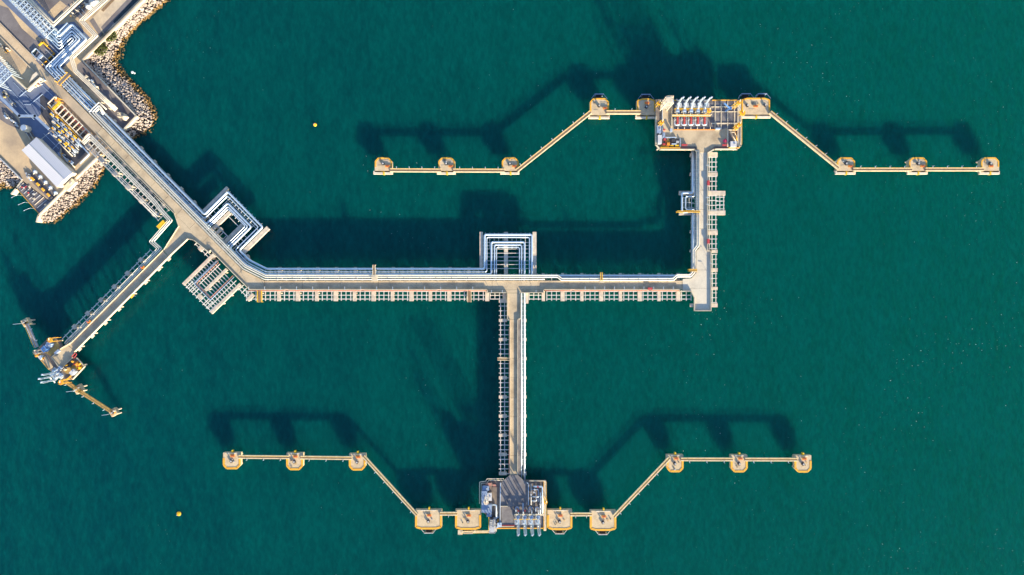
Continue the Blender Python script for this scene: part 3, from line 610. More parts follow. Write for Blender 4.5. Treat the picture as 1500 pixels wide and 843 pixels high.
catwalk('level catwalk right of the second dolphin of the upper berth', (664, 250), (739, 250.2), ZC, 5.2)
catwalk('sloping catwalk climbing right to the upper platform', (757, 250.5), (865.5, 164.3), ZC, 5.4, 7)
catwalk('short catwalk joining the upper left sloping catwalk to the shaded dolphin', (888.5, 164.8), (938, 164.8), ZC, 5.4, 2)
catwalk('sloping catwalk running down right from the upper platform', (1128, 164.8), (1228.5, 246.5), ZC, 5.2, 7)
catwalk('level catwalk left of the last but one dolphin of the upper berth', (1250, 248.6), (1336, 248.6), ZC, 5)
catwalk('level catwalk between the two rightmost dolphins of the upper berth', (1356, 248.4), (1441, 248.4), ZC, 5)
ZC = ZM + .5
catwalk('level catwalk between the two leftmost dolphins of the lower berth', (349.5, 669.6), (423, 670.2), ZC, 4.6, 3, -1)
catwalk('level catwalk left of the lower left sloping catwalk', (440.5, 670.6), (515, 671.4), ZC, 4.6, 3, -1)
catwalk('sloping catwalk running down right to the lower platform', (532.5, 668.5), (611, 755), ZC, 4.4, 6, -1)
catwalk('short catwalk between the two wide dolphins left of the lower platform', (644.5, 752.8), (669.5, 752.8), ZC, 4.6, 1, -1)
catwalk('short catwalk between the two wide dolphins right of the lower platform', (835.5, 753.8), (867, 753.8), ZC, 4.6, 2, -1)
catwalk('sloping catwalk climbing right from the lower platform', (899.5, 757), (980.5, 671.5), ZC, 4.6, 6, -1)
catwalk('level catwalk right of the lower right sloping catwalk', (997.5, 673.2), (1073.5, 673.4), ZC, 4.6, 3, -1)
catwalk('level catwalk between the two rightmost dolphins of the lower berth', (1091.5, 673.4), (1167.5, 673.6), ZC, 4.6, 3, -1)

# ------------------------------------------------------------------ buoys
def buoy(label, a, s):
    p = w(*a, 1); rt = root('navigation_buoy', label, 'buoy', (p.x, p.y, 0), 'yellow buoys'); x, y = p.x, p.y
    MB().cyl(x, y, -.4, .35, 1.15 * s, 16, 1.3 * s).cyl(x, y, .35, .6, 1.3 * s, 16, .9 * s).build('float', m_yellow, rt)
    for k in range(3):
        a_ = R(90 + 120 * k); MB().tube([(x + .85 * s * math.cos(a_), y + .85 * s * math.sin(a_), .5), (x + .15 * math.cos(a_), y + .15 * math.sin(a_), 2.6 * s)], .09, 6).build('strut', m_yellow, rt)
    MB().box((x, y, 2.0 * s), (.9, .12, .5), .6).build('topmark', m_orange, rt); MB().cyl(x, y, 2.6 * s, 3.0 * s, .2).build('lantern', m_white, rt)
    return rt
buoy('small yellow buoy afloat in the upper left water', (461, 182.6), .8); buoy('round yellow buoy afloat in the lower left water', (261, 753.4), 1.0)

# ------------------------------------------------------------------ jetty equipment
def mk_box(name, label, cat, c, d, z, h, mat, roof=None, rot=0, group=None, door=True, over=.25):
    # c, d in plan units at roof height; parts: wall, roof, door
    p = w(*c, z + h); sx, sy = d[0] * K * .98, d[1] * K * .98
    rt = root(name, label, cat, (p.x, p.y, z), group)
    MB().box((p.x, p.y, z + h / 2 - .1), (sx - over, sy - over, h - .2), rot).build('wall', mat, rt)
    rf = MB().box((p.x, p.y, z + h - .09), (sx, sy, .22), rot).build('roof', roof or mat, rt)
    if sx > 2.2 and sy > 2.2: MB().box((p.x + sx * .18 * math.cos(rot), p.y + sx * .18 * math.sin(rot), z + h + .18), (sx * .22, sy * .2, .36), rot).build('vent', m_galv, rf)
    if door:
        q = Vector((0, -(sy - over) / 2 - .02)); q.rotate(Matrix.Rotation(rot, 2)); MB().box((p.x + q.x, p.y + q.y, z + min(1, h * .45)), (min(1, sx * .5), .08, min(2, h * .85)), rot).build('door', m_galv, rt)
    return rt
def arm(label, a, ang, Ht, group, z=ZP, mat=None):
    # marine loading arm parked upright: riser, inboard arm, outboard arm folded back, counterweight, sheave
    mat = mat or m_white; p = w(*a, z); rt = root('marine_loader', label, 'loading arm', p, group)
    dx, dy = math.cos(R(ang)), math.sin(R(ang)); sx, sy = -dy, dx
    P = lambda f, s, h: (p.x + dx * f + sx * s, p.y + dy * f + sy * s, z + h)
    hr = Ht * .42
    b = MB().box(P(0, 0, .4), (2.2, 2.2, .8), R(ang)).build('base', m_galv, rt)
    MB().tube([P(0, 0, .8), P(0, 0, hr)], .36, 10).build('riser', mat, rt)
    MB().tube([P(0, .7, hr), P(1.2, .7, Ht)], .27, 8).build('inboard_arm', mat, rt)
    MB().bar(P(0, 1.4, hr), P(1.2, 1.15, Ht * .97), .22, .3).build('inboard_truss', mat, rt)
    MB().tube([P(1.3, -.1, Ht), P(2.8, -.1, hr * .55)], .25, 8).build('outboard_arm', mat, rt)
    MB().tube([P(2.8, -.1, hr * .55), P(3.3, .5, hr * .42), P(3.9, .5, hr * .36)], .36, 8).build('coupling', m_galv, rt)
    sh = MB(); n = 14
    c = P(1.2, .35, Ht)
    v = [(c[0] + dx * .6 * math.cos(6.2832 * k / n) + sx * q, c[1] + dy * .6 * math.cos(6.2832 * k / n) + sy * q, c[2] + 0.6 * math.sin(6.2832 * k / n)) for q in (-.12, .12) for k in range(n)]
    sh.add(v, [tuple(range(n)), tuple(range(2 * n - 1, n - 1, -1))] + [(k, (k + 1) % n, n + (k + 1) % n, n + k) for k in range(n)]).build('sheave', mat, rt)
    MB().tube([P(0, .7, hr), P(-2.6, .7, hr - 2.4)], .26, 8).build('counterweight_arm', mat, rt); MB().box(P(-2.9, .7, hr - 2.7), (1.5, 1.7, 1.7), R(ang)).build('counterweight', m_bluel, rt)
    MB().tube([P(-.4, -.9, .8), P(-.3, -.9, hr + .5)], .12, 6).build('ladder', m_galv, rt)
    MB().box(P(-.3, 0, hr - 1.4), (2.6, 2.8, .12), R(ang)).build('service_platform', m_galv, rt)
    return rt
def monitor_tower(label, a, h, z=ZP, mat=None, r=1.8, group='fire monitor towers'):
    mat = mat or m_yellow; p = w(*a, z + h); rt = root('monitor_tower', label, 'monitor tower', (p.x, p.y, z), group); s = r * .42
    for i, j in ((-1, -1), (1, -1), (1, 1), (-1, 1)): piece(rt, 'leg', mat, (p.x + i * s, p.y + j * s, z + h / 2), (.16, .16, h))
    for k in range(int(h // 3)):
        zz = z + 1.5 + 3 * k
        MB().bar((p.x - s, p.y - s, zz), (p.x + s, p.y - s, zz + 2.6), .12, .12).bar((p.x + s, p.y + s, zz), (p.x - s, p.y + s, zz + 2.6), .12, .12).build('brace', mat, rt)
    MB().cyl(p.x, p.y, z + h, z + h + .15, r * .62, 12).build('platform', mat, rt); MB().cyl(p.x, p.y, z + h + .15, z + h + 1.1, .3, 8).build('monitor_base', m_red, rt)
    MB().tube([(p.x, p.y, z + h + 1.1), (p.x + .4, p.y + 1.3, z + h + 1.7)], .2, 8).build('nozzle', m_pale, rt)
    for i in range(8): piece(rt, 'rail_post', mat, (p.x + r * .58 * math.cos(i * .785), p.y + r * .58 * math.sin(i * .785), z + h + .65), (.1, .1, 1))
    return rt
def access_tower(label, a, d, h, z=ZP, mat=None, levels=5):
    mat = mat or m_pale; p = w(*a, z); rt = root('gangway_tower', label, 'gangway tower', p); sx, sy = d[0] * K / 2, d[1] * K / 2
    for i, j in ((-1, -1), (1, -1), (1, 1), (-1, 1)): piece(rt, 'leg', mat, (p.x + i * sx, p.y + j * sy, z + h / 2), (.35, .35, h))
    for k in range(levels):
        zz = z + h * (k + 1) / levels
        piece(rt, 'landing', mat, (p.x - sx * .15, p.y, zz), (sx * 1.7, sy * 1.9, .15))
        zb = z + h * k / levels
        st = MB().bar((p.x - sx * .8, p.y + sy * (.4 if k % 2 else -.4), zb + .2), (p.x + sx * .8, p.y + sy * (.4 if k % 2 else -.4), zz), .9, .25).build('stair', m_galv, rt)
        for j in (-1, 1): piece(rt, 'handrail', mat, (p.x, p.y + j * sy, zz + 1), (sx * 2, .1, .1))
        for i in (-1, 1):
            MB().bar((p.x + i * sx, p.y - sy, zb), (p.x + i * sx, p.y + sy, zz), .16, .16).build('brace', mat, rt)
    return rt
def rail_line(rt, line, z, mat, h=1.1):
    for a, b in zip(line, line[1:]):
        p, q = w(*a, z), w(*b, z); L = (q - p).length; n = max(1, int(L / 3))
        for hh in (h, h * .55): piece(rt, 'handrail', mat, tuple((p + q) / 2 + Vector((0, 0, hh))), (L, .1, .1), math.atan2(q.y - p.y, q.x - p.x))
        for k in range(n + 1):
            c = p.lerp(q, k / n); piece(rt, 'rail_post', mat, (c.x, c.y, z + h / 2), (.1, .1, h))
def valve_set(parent, a, z, mat, ang=90):
    p = w(*a, z); v = MB().cyl(p.x, p.y, z - .35, z + .55, .42, 10).build('valve', mat, parent); MB().cyl(p.x, p.y, z + .95, z + 1.05, .5, 10).build('handwheel', mat, v); MB().cyl(p.x, p.y, z + .55, z + .95, .1, 6).build('stem', m_galv, v); return v

# ---- upper platform
up = root('loading_platform', 'large beige loading platform of the upper berth with grid deck and curved road apron', 'loading platform', w(1022, 182, 0), 'loading platforms')
outl = [(960.5, 146), (974, 145.5), (974, 141.5), (986, 141.5), (988, 145.8), (1085.5, 145.8), (1085.5, 214), (1080, 219.4), (1047, 219.4), (1037, 224.8), (1023, 224.8), (1018, 219.6), (967, 219.4), (960.5, 212)]
MB().plan(outl, ZP - 1.6, ZP - .25).build('deck', m_browd, up)
MB().plan([(970.6, 157), (983.8, 157), (984.2, 184), (990, 190.2), (1055, 190.2), (1065.8, 188), (1065.8, 214.6), (1047, 215), (1036.8, 223.5), (1024, 223.5), (1019, 214.8), (998, 214.6), (996, 203.5), (970.6, 203)], ZP - .24, ZP).build('road_apron', m_slab, up)
MB().plan([(1041.6, 147), (1080, 147), (1080, 189.6), (1041.6, 189.6)], ZP - .24, ZP - .1).build('deck_plate', m_greyd, up)
MB().plan([(985, 147), (1041.2, 147), (1041.2, 189.7), (985, 189.7)], ZP - .24, ZP - .14).build('deck_plate', m_greyd, up)
MB().plan([(1080.4, 147.5), (1085.4, 147.5), (1085.4, 214), (1080.4, 214)], ZP - .24, ZP + .25).build('edge_walk', m_cream, up)
ribbon(up, 'parapet', m_cream, [(960.9, 171.5), (960.9, 212), (967, 219), (1018, 219.2), (1023.6, 224.6)], 1.5, ZP - .5, ZP + .8); ribbon(up, 'parapet', m_cream, [(1036.6, 224.6), (1047, 218.6), (1079.6, 218.6), (1085.2, 213.5), (1085.2, 172)], 1.8, ZP - .5, ZP + .7)
ribbon(up, 'kerb', m_orange, [(988, 190), (1055, 190)], .8, ZP - .1, ZP + .3); ribbon(up, 'kerb', m_ytrim, [(1044, 146.9), (1079, 146.9)], 1.2, ZP - .2, ZP + .3); ribbon(up, 'kerb', m_ytrim, [(987, 147.4), (996, 147.4)], 1, ZP - .2, ZP + .3)
ribbon(up, 'kerb', m_ytrim, [(1068, 216.6), (1083, 216.4)], 1.2, ZP - .2, ZP + .85); ribbon(up, 'kerb', m_ytrim, [(968, 216.8), (996, 216.8)], 1.4, ZP - .2, ZP + .85)
for x in (1047.6, 1056.4, 1066, 1075.8): beam(up, 'grid_beam', m_cream, (x, 148), (x, 189.4), 1.0, ZP + .25, .35)
for y in (156.7, 163.8, 181): beam(up, 'grid_beam', m_cream, (1042, y), (1080, y), 1.0 if y != 181 else 1.5, ZP + .22, .35)
beam(up, 'grid_beam', m_white, (970.3, 157), (970.3, 203), .8, ZP + .5, .7); beam(up, 'grid_beam', m_cream, (984.3, 152), (984.3, 186), 1.2, ZP + .9, 1)
beam(up, 'grid_beam', m_cream, (1066.2, 190), (1066.2, 215.5), 1.6, ZP + .8, .9); beam(up, 'grid_beam', m_white, (971, 201.6), (991, 201.6), 1.4, ZP + .8, .8); beam(up, 'grid_beam', m_white, (996.4, 203), (996.4, 215), .9, ZP + .8, .8)
beam(up, 'grid_beam', m_cream, (1067.5, 190.6), (1080, 190.6), 1.2, ZP + .9, .6)
for x in (966, 985, 1004, 1023, 1042, 1061, 1080):
    for y in (152, 170, 188, 206, 216): pile(up, (x, y), ZP - 1.5, .5)
rail_line(up, [(961.5, 172), (961.5, 211)], ZP, m_cream); rail_line(up, [(1086, 172), (1086, 212)], ZP, m_yellow)
ords = ['leftmost', 'second from the left', 'middle', 'second from the right', 'rightmost']
for k in range(5):
    x = 991.5 + 9.9 * k
    arm('%s of the five white loading arms on the upper platform' % ords[k], (x, 157.5), 92, 16.5, 'loading arms of the upper berth')
    rt = root('manifold_line', '%s white manifold line with red valves behind the upper loading arms' % ords[k], 'manifold pipe', w(x, 176, ZP), 'manifold lines of the upper platform')
    a, b = x - 3.0, x + 4.0; z = ZP + 1.2
    pipe('pipe', '', [(a, 172), (a, 183.4), (b, 183.4), (b, 171)], 1.5, z, m_white, parent=rt, bend=2.2)
    rp = MB().tube([w(x + .8, 171, z + .3), w(x + .8, 181.5, z + .3)], .55, 10).build('red_spool', m_red, rt)
    valve_set(rt, (x + .8, 175.5), z + .5, m_red); valve_set(rt, (a, 176.5), z + .3, m_galv)
    pipe('riser_pipe', '', [(x, 170), (x, 165), (x, 158.6)], 1.3, [z, z + .4, z + .6], m_galv, parent=rt, bend=1); valve_set(rt, (x - 2.4, 164.6), z + .4, m_pale); valve_set(rt, (x + 2.6, 165.4), z + .2, m_white)
wk = root('pipe_bridge', 'cream and yellow pipe bridge across the upper platform between arms and red valves', 'pipe bridge', w(1012, 170, ZP))
beam(wk, 'walkway', m_cream, (984.5, 169.3), (1041, 169.3), 1.6, ZP + 3.2, .25); beam(wk, 'handrail', m_yellow, (984.5, 170.6), (1041, 170.6), .5, ZP + 4.2, .15); beam(wk, 'handrail', m_yellow, (984.5, 168.2), (1041, 168.2), .35, ZP + 4.2, .15)
for k in range(7):
    p = w(985 + 9.2 * k, 169.6, ZP); piece(wk, 'leg', m_cream, (p.x, p.y, ZP + 1.5), (.3, .3, 3))
wk = root('access_walkway', 'yellow railed walkway along the feet of the upper loading arms', 'walkway', w(1012, 160, ZP))
beam(wk, 'walkway', m_brown, (988, 160.2), (1040, 160.2), 1.8, ZP + 1.6, .15); beam(wk, 'handrail', m_yellow, (988, 159.2), (1040, 159.2), .6, ZP + 2.6, .15); beam(wk, 'handrail', m_yellow, (988, 161.2), (1040, 161.2), .6, ZP + 2.6, .15)
for k in range(9): p = w(988 + 6.4 * k, 160.2, ZP); piece(wk, 'leg', m_yellow, (p.x, p.y, ZP + 1.2), (.16, .16, 2.4))
for k in range(6):
    pipe('drain_pipe', ('leftmost', 'second', 'third', 'fourth', 'fifth', 'rightmost')[k] + ' thin pale drain pipe on the dark deck below the red valves', [(993 + 9.5 * k, 183.6), (993 + 9.5 * k, 189.4)], .8, ZP + .4, m_pale, 'thin drain pipes of the upper platform')
access_tower('tall beige gangway tower at the upper left corner of the upper platform', (971.5, 158), (9.5, 9), 17)
mk_box('control_cabin', 'white cabin on top of the gangway tower side, upper platform', 'cabin', (984.6, 149.6), (4.6, 6), ZP, 5.5, m_cream, m_white)
mk_box('equipment_shelter', 'blue-grey roofed shelter at the left edge of the upper platform', 'equipment shelter', (965.6, 189.5), (6.2, 11), ZP - .2, 3, m_bluel, m_bluel)
mk_box('equipment_shelter', 'white roofed shelter at the lower left corner of the upper platform', 'equipment shelter', (966.6, 204.4), (5.6, 12.8), ZP - .2, 3, m_white, m_roof)
mk_box('equipment_shelter', 'grey roofed shelter at the lower right corner of the upper platform', 'equipment shelter', (1074.8, 211.4), (9, 8.2), ZP - .2, 3, m_white, m_roof)
mk_box('equipment_cabinet', 'small pale blue cabinet on the left side of the upper road apron', 'cabinet', (972.8, 197.3), (3, 6), ZP, 1.8, m_bluel)
mk_box('equipment_cabinet', 'small white cabinet on the orange kerb of the upper apron', 'cabinet', (1052, 188.8), (7, 2.4), ZP, 1.8, m_white)
mk_box('equipment_cabinet', 'small white cabinet at the left end of the orange kerb', 'cabinet', (983.3, 191), (3.2, 5), ZP, 1.7, m_white)
mk_box('hose_box', 'dark red hose box on the lower right of the upper road apron', 'hose box', (1061.5, 212.6), (7, 2), ZP, 1.1, m_red, door=False); mk_box('hose_box', 'dark red hose box on the lower left of the upper road apron', 'hose box', (1003, 212.4), (8.4, 2), ZP, 1.1, m_red, door=False)
mk_box('hose_box', 'small red box beside the left corridor of the upper platform', 'hose box', (973.4, 190), (2.8, 2), ZP, 1.2, m_red, door=False)
p = w(1061.5, 206.8, ZP); rt = root('hose_reel', 'crimson round hose reel on the right side of the upper apron', 'hose reel', p); MB().cyl(p.x, p.y, ZP, ZP + 1.2, .9, 14).build('drum', m_magenta, rt); MB().box((p.x, p.y, ZP + 1.3), (.5, 2.2, .2)).build('frame', m_red, rt)
for a, h, lab in (((969.5, 179), 9, 'yellow monitor tower on the left side of the upper platform'), ((1038.8, 162.5), 7, 'yellow monitor tower at the right end of the upper loading arms'), ((1083.2, 182.5), 8, 'yellow monitor tower halfway down the right edge of the upper platform'),
                  ((1079, 187), 5, 'low yellow monitor tower beside the grid deck of the upper platform'), ((965.5, 151.5), 6, 'yellow monitor tower beside the shaded fendered dolphin'), ((1082.5, 150.5), 11, 'yellow monitor tower at the upper right corner of the upper platform')):
    monitor_tower(lab, a, h)
monitor_tower('low yellow monitor platform on the right edge beside the double fendered dolphin', (1087.5, 165.5), 3, ZP, m_yellow, 2.8)
p = w(1063, 163, ZP); rt = root('hose_crane', 'blue hose crane standing on the grid deck of the upper platform', 'crane', p)
MB().cyl(p.x, p.y, ZP, ZP + 7, .55).build('mast', m_blue, rt); MB().bar((p.x - .2, p.y, ZP + 7), (p.x - 3.4, p.y + 2.4, ZP + 8), .6, .7).build('boom', m_blue, rt); MB().box((p.x + .5, p.y, ZP + 6.4), (1.6, 1.4, 1.3)).build('housing', m_blue, rt); MB().tube([(p.x - 3.3, p.y + 2.3, ZP + 7.7), (p.x - 3.3, p.y + 2.3, ZP + 4)], .07, 6).build('cable', m_dark, rt)
fx = root('foam_skid', 'orange and yellow foam pump skid at the lower left of the upper platform', 'pump skid', w(978, 209, ZP))
for (x, y, sx, sy, h, m) in ((973.5, 204.8, 3, 3, 1.4, m_red), (976.5, 208, 4, 3, 1.1, m_orange), (978.5, 211.5, 4, 3, 1.6, m_orange), (972.5, 212, 4, 2.4, .9, m_red)):
    p = w(x, y, ZP); MB().box((p.x, p.y, ZP - .2 + h / 2), (sx * K, sy * K, h)).build('pump_housing', m, fx)
pipe('pipe', '', [(968, 214.4), (980, 214.4), (980, 203.5)], .9, ZP + .5, m_yellow, parent=fx, bend=1); pipe('pipe', '', [(973, 206), (977, 209.5), (977, 214)], .7, ZP + .9, m_red, parent=fx, bend=1)
fx = root('valve_skid', 'grey and yellow valve skid at the lower left of the upper platform', 'pump skid', w(989, 209, ZP))
for (x, y, sx, sy, h, m) in ((986, 206.5, 5, 4, 1.2, m_dark), (992, 208.5, 4, 3, 1, m_galv), (987, 211.6, 7, 1.6, 1.2, m_white), (984, 214.2, 5, 1.6, .8, m_yellow), (991.5, 213.8, 5, 2, .9, m_yellow)):
    p = w(x, y, ZP); MB().box((p.x, p.y, ZP - .2 + h / 2), (sx * K, sy * K, h)).build('skid_block', m, fx)
for k, (pts, m) in enumerate((([(1069, 193), (1078, 207)], m_cream), ([(1077, 193), (1080, 206)], m_ytrim), ([(1070, 194), (1076, 194), (1079, 200)], m_cream))):
    pipe('service_pipe', ('long cream service pipe slanting across', 'amber service pipe on the right of', 'bent cream service pipe at the top of')[k] + ' the brown bay of the upper platform', pts, 1, ZP + .6, m, 'service pipes of the brown bay', 1)

# ---- lower platform
lo = root('loading_platform', 'compact loading platform of the lower berth with grey trapezoid road head', 'loading platform', w(752, 740, 0), 'loading platforms')  # grey of the road head is the loading arms' shadow, put in as colour
MB().plan([(705, 706), (716, 706), (716, 704), (733, 704), (772, 704), (800, 704.3), (800, 775), (727.5, 775), (727.5, 779.5), (715.6, 779.5), (715.6, 757), (705, 749)], ZP - 1.6, ZP - .3).build('deck', m_browd, lo)
MB().plan([(746.8, 696.2), (758.6, 696.2), (772, 708), (773, 742.4), (733, 742.4), (733, 708)], ZP - .29, ZP).build('road_head', m_greyd, lo)  # grey of the loading arms' shadow put into the road head colour
MB().plan([(734.8, 743), (752, 743), (752, 770), (734.8, 770)], ZP - .29, ZP - .12).build('deck_plate', m_greyd, lo); MB().plan([(752.4, 743), (796, 743), (796, 770), (752.4, 770)], ZP - .29, ZP - .16).build('deck_plate', m_greyd, lo)
MB().plan([(721, 714), (732.6, 714), (732.6, 755), (721, 755)], ZP - .29, ZP - .14).build('deck_plate', m_browd, lo); MB().plan([(774, 706), (796, 706), (796, 742), (774, 742)], ZP - .29, ZP - .14).build('deck_plate', m_browd, lo)
MB().plan([(796.6, 704.6), (800, 704.6), (800, 778), (796.6, 778)], ZP - .29, ZP + .2).build('edge_walk', m_cream, lo)
ribbon(lo, 'kerb', m_ytrim, [(796.6, 705), (796.6, 777)], .6, ZP - .2, ZP + .5); ribbon(lo, 'kerb', m_ytrim, [(727, 774.4), (797, 774.4)], 1.2, ZP - .4, ZP + .3); ribbon(lo, 'kerb', m_ytrim, [(716.2, 758), (716.2, 778)], 1.2, ZP - .4, ZP + .4); ribbon(lo, 'kerb', m_cream, [(776, 705), (798, 705)], .9, ZP - .2, ZP + .7)
ribbon(lo, 'parapet', m_white, [(733, 708), (732.4, 772)], .9, ZP - .3, ZP + .8); ribbon(lo, 'parapet', m_white, [(772, 707.8), (774, 709), (774, 740)], .9, ZP - .3, ZP + .8); ribbon(lo, 'parapet', m_cream, [(734, 742.2), (744, 742.2)], .8, ZP - .3, ZP + .7)
ribbon(lo, 'kerb', m_cream, [(735, 771.8), (753, 771.8)], .8, ZP - .3, ZP + .3); ribbon(lo, 'kerb', m_red, [(735, 770), (754, 770)], .6, ZP - .3, ZP + .25)
for x in (708, 722, 738, 754, 770, 786, 797):
    for y in (712, 728, 744, 760, 772):
        if not (x < 716 and y > 746): pile(lo, (x, y), ZP - 1.5, .5)
rail_line(lo, [(800.4, 706), (800.4, 776)], ZP, m_yellow); rail_line(lo, [(704.6, 708), (704.6, 748)], ZP, m_pale)
for t, d, lab in ((0, 1.2, 'outer'), (2.3, .9, 'inner')):
    pipe('service_pipe', 'pale pipe wrapping the upper left corner of the lower platform, %s one' % lab, [(702.6 + t, 738 - t), (702.6 + t, 706.4 + t), (711.4 + t, 705.6 + t), (713.5 + t, 701.6 + t), (738, 701.6 + t)], d, ZP + .4, m_pale, 'service pipes of the lower platform', 1.2)
o4 = ['leftmost', 'second from the left', 'second from the right', 'rightmost']
for k in range(4):
    x = 757.5 + 9.7 * k
    arm('%s of the four tall loading arms on the lower platform' % o4[k], (x, 758.5), -88, 24.5, 'loading arms of the lower berth')
    rt = root('manifold_line', '%s pale blue looped manifold line behind the lower loading arms' % o4[k], 'manifold pipe', w(x, 748, ZP), 'manifold lines of the lower platform')
    z = ZP + 1.1
    if k == 1: pipe('pipe', '', [(x - 1, 757), (x - 1, 737)], 1.8, z + .6, m_bluel, parent=rt)
    else: pipe('pipe', '', [(x - 2, 751), (x - 2, 743), (x + 2, 743), (x + 2, 757)], 1.5, z, m_bluel, parent=rt, bend=2)
    valve_set(rt, (x + 1.8, 748), z + .4, m_red if k < 2 else m_galv); valve_set(rt, (x - 1.2, 753.5), z + .4, m_galv); pipe('riser_pipe', '', [(x - .6, 754), (x - .4, 758)], 1.4, z + .3, m_white, parent=rt)
wk = root('pipe_bridge', 'cream pipe bridge across the lower platform behind the loading arms', 'pipe bridge', w(772, 754, ZP))
beam(wk, 'walkway', m_cream, (753, 754.6), (797, 754.6), 2.2, ZP + 2.8, .25); beam(wk, 'handrail', m_yellow, (753, 761.2), (790, 761.2), .8, ZP + 2.2, .2)
for k in range(6): p = w(754 + 8.4 * k, 754.6, ZP); piece(wk, 'leg', m_cream, (p.x, p.y, ZP + 1.3), (.3, .3, 2.6))
for k, (pts, d, m) in enumerate((([(781, 713), (794.5, 713), (794.5, 752)], 2.4, m_white), ([(778, 717.2), (788.6, 717.2), (788.6, 735)], 1.4, m_bluel), ([(779, 728), (793, 728)], 1.4, m_white), ([(780, 721), (784.5, 721), (784.5, 726)], 1, m_bluel),
                                 ([(778, 709), (778, 740)], 1, m_galv), ([(779, 734), (786, 734), (786, 729)], 1.3, m_white), ([(791.4, 722), (791.4, 755)], 1.2, m_white))):
    lab = ('thick white elbow pipe at the right edge', 'pale blue pipe bent inside the thick white elbow', 'white pipe running across right of the road head', 'short pale blue hook pipe', 'grey pipe along the right parapet of the road head', 'short white hook pipe', 'slim white pipe beside the thick elbow')[k]
    o = pipe('process_pipe', lab + ' of the lower platform', pts, d, ZP + .9 + .12 * k, m, 'process pipes of the lower platform', 2)
    valve_set(o, ((pts[0][0] + pts[1][0]) / 2, (pts[0][1] + pts[1][1]) / 2), ZP + 1.2 + .12 * k, m_red if k == 0 else m_galv)
mk_box('equipment_shelter', 'large pale blue roofed shelter on the left of the lower platform', 'equipment shelter', (709.6, 730), (8.4, 20), ZP - .2, 4.2, m_bluel, m_bluel)  # grey-blue of shade put into the colour of these shelter roofs
mk_box('equipment_shelter', 'pale blue roofed shelter at the upper left of the lower platform', 'equipment shelter', (711.4, 716), (10, 6.2), ZP - .2, 3.2, m_bluel, m_bluel)
mk_box('equipment_shelter', 'cream roofed shelter beside the large blue one on the lower platform', 'equipment shelter', (717.2, 728.4), (6.4, 11), ZP - .2, 3.4, m_cream, m_roof)
mk_box('equipment_shelter', 'blue flat roof shelter at the lower left of the lower platform', 'equipment shelter', (712.8, 745.5), (15, 11.5), ZP - .2, 3.6, m_bluel, m_bluel)
mk_box('equipment_shelter', 'low blue shelter below the flat roof shelter, lower platform', 'equipment shelter', (716.5, 754), (7, 7), ZP - .2, 2.4, m_bluel, m_bluel)
mk_box('equipment_cabinet', 'white cabinet at the bottom left of the lower platform', 'cabinet', (731.6, 769.5), (6.4, 6), ZP - .2, 2.2, m_white); mk_box('equipment_cabinet', 'pale cabinet on the boat landing corner of the lower platform', 'cabinet', (724, 776.6), (7, 4), ZP - .2, 1.6, m_pale)
mk_box('hose_box', 'dark red hose cabinet at the upper left of the lower platform', 'hose box', (715.6, 709.8), (9, 3.6), ZP - .2, 1.3, m_redp, door=False); mk_box('hose_box', 'red hose cabinet left of the road head on the lower platform', 'hose box', (724.5, 711.3), (5, 2.6), ZP - .2, 1.4, m_redp, door=False)
pipe('process_pipe', 'white elbow pipe on the dark deck left of the lower road head', [(720, 739.8), (727, 739.8), (727, 760)], 2.0, ZP + .8, m_white, 'process pipes of the lower platform', 2.4)
fx = root('pump_skid', 'cluttered pale pump skid at the lower left corner of the lower platform', 'pump skid', w(724, 765, ZP))
random.seed(3)
for k in range(22):
    x, y = random.uniform(718, 729), random.uniform(757, 773); p = w(x, y, ZP); h = random.uniform(.6, 2.2)
    MB().box((p.x, p.y, ZP - .2 + h / 2), (random.uniform(.5, 1.6), random.uniform(.5, 1.4), h), random.choice((0, 0, .5))).build('pump_housing', random.choice((m_pale, m_galv, m_white, m_dark, m_bluel, m_ytrim)), fx)
monitor_tower('pale monitor tower standing at the left edge of the lower platform', (712, 736), 14, ZP, m_pale, 2.4); monitor_tower('yellow monitor tower at the right edge of the lower platform', (799.5, 736), 9, ZP, m_yellow, 1.6)
access_tower('grey gangway tower at the lower left of the lower platform', (722, 763), (8, 8), 15, ZP, m_galv)
g_ = catwalk('thin gangway reaching left from the lower platform in front of a dolphin', (716, 779), (676, 780), 5.2, 2.4, 0, 1)
p = w(674.3, 779.6, 5); rt = root('landing_basket', 'small cream landing basket at the tip of the thin gangway', 'landing platform', p); MB().box((p.x, p.y, 5), (2.6, 2.4, .3)).build('floor', m_cream, rt)
for sg in (-1, 1): piece(rt, 'handrail', m_cream, (p.x, p.y + sg * 1.2, 5.9), (2.6, .15, .15)); piece(rt, 'handrail', m_cream, (p.x + sg * 1.25, p.y, 5.9), (.15, 2.3, .15))
post(rt, 'pile', m_cap, p.x, p.y, -4, 4.85, .5)

# ---- small left jetty head
hd = root('loading_platform', 'small cluttered jetty head at the end of the slanting side arm', 'loading platform', w(86, 527, 0), 'loading platforms')
MB().plan([(68, 498), (79.5, 493.8), (88, 502), (92, 510), (105, 522), (112, 524.6), (123.8, 537.4), (106.5, 556.5), (96, 558), (88.5, 553), (70, 541), (59, 528), (50, 518.5), (55, 511)], ZP - 1.6, ZP - .3).build('deck', m_browd, hd)
MB().plan([(88.7, 511), WA(190, 12.3), WA(196.3, 12.3), WA(196.3, 0), (105.6, 523.4), (88.2, 541.2), (75.2, 523.6)], ZP - .28, ZP + .02).build('road_head', m_slab, hd)
MB().plan([(72, 499), (80, 497), (87, 505), (87, 511.5), (74, 522), (66, 517)], ZP - .29, ZP - .12).build('deck_plate', m_tan, hd); MB().plan([(92, 543), (106.5, 529), (112.5, 530), (116, 536), (104, 548), (98, 548)], ZP - .29, ZP - .12).build('deck_plate', m_tan, hd)
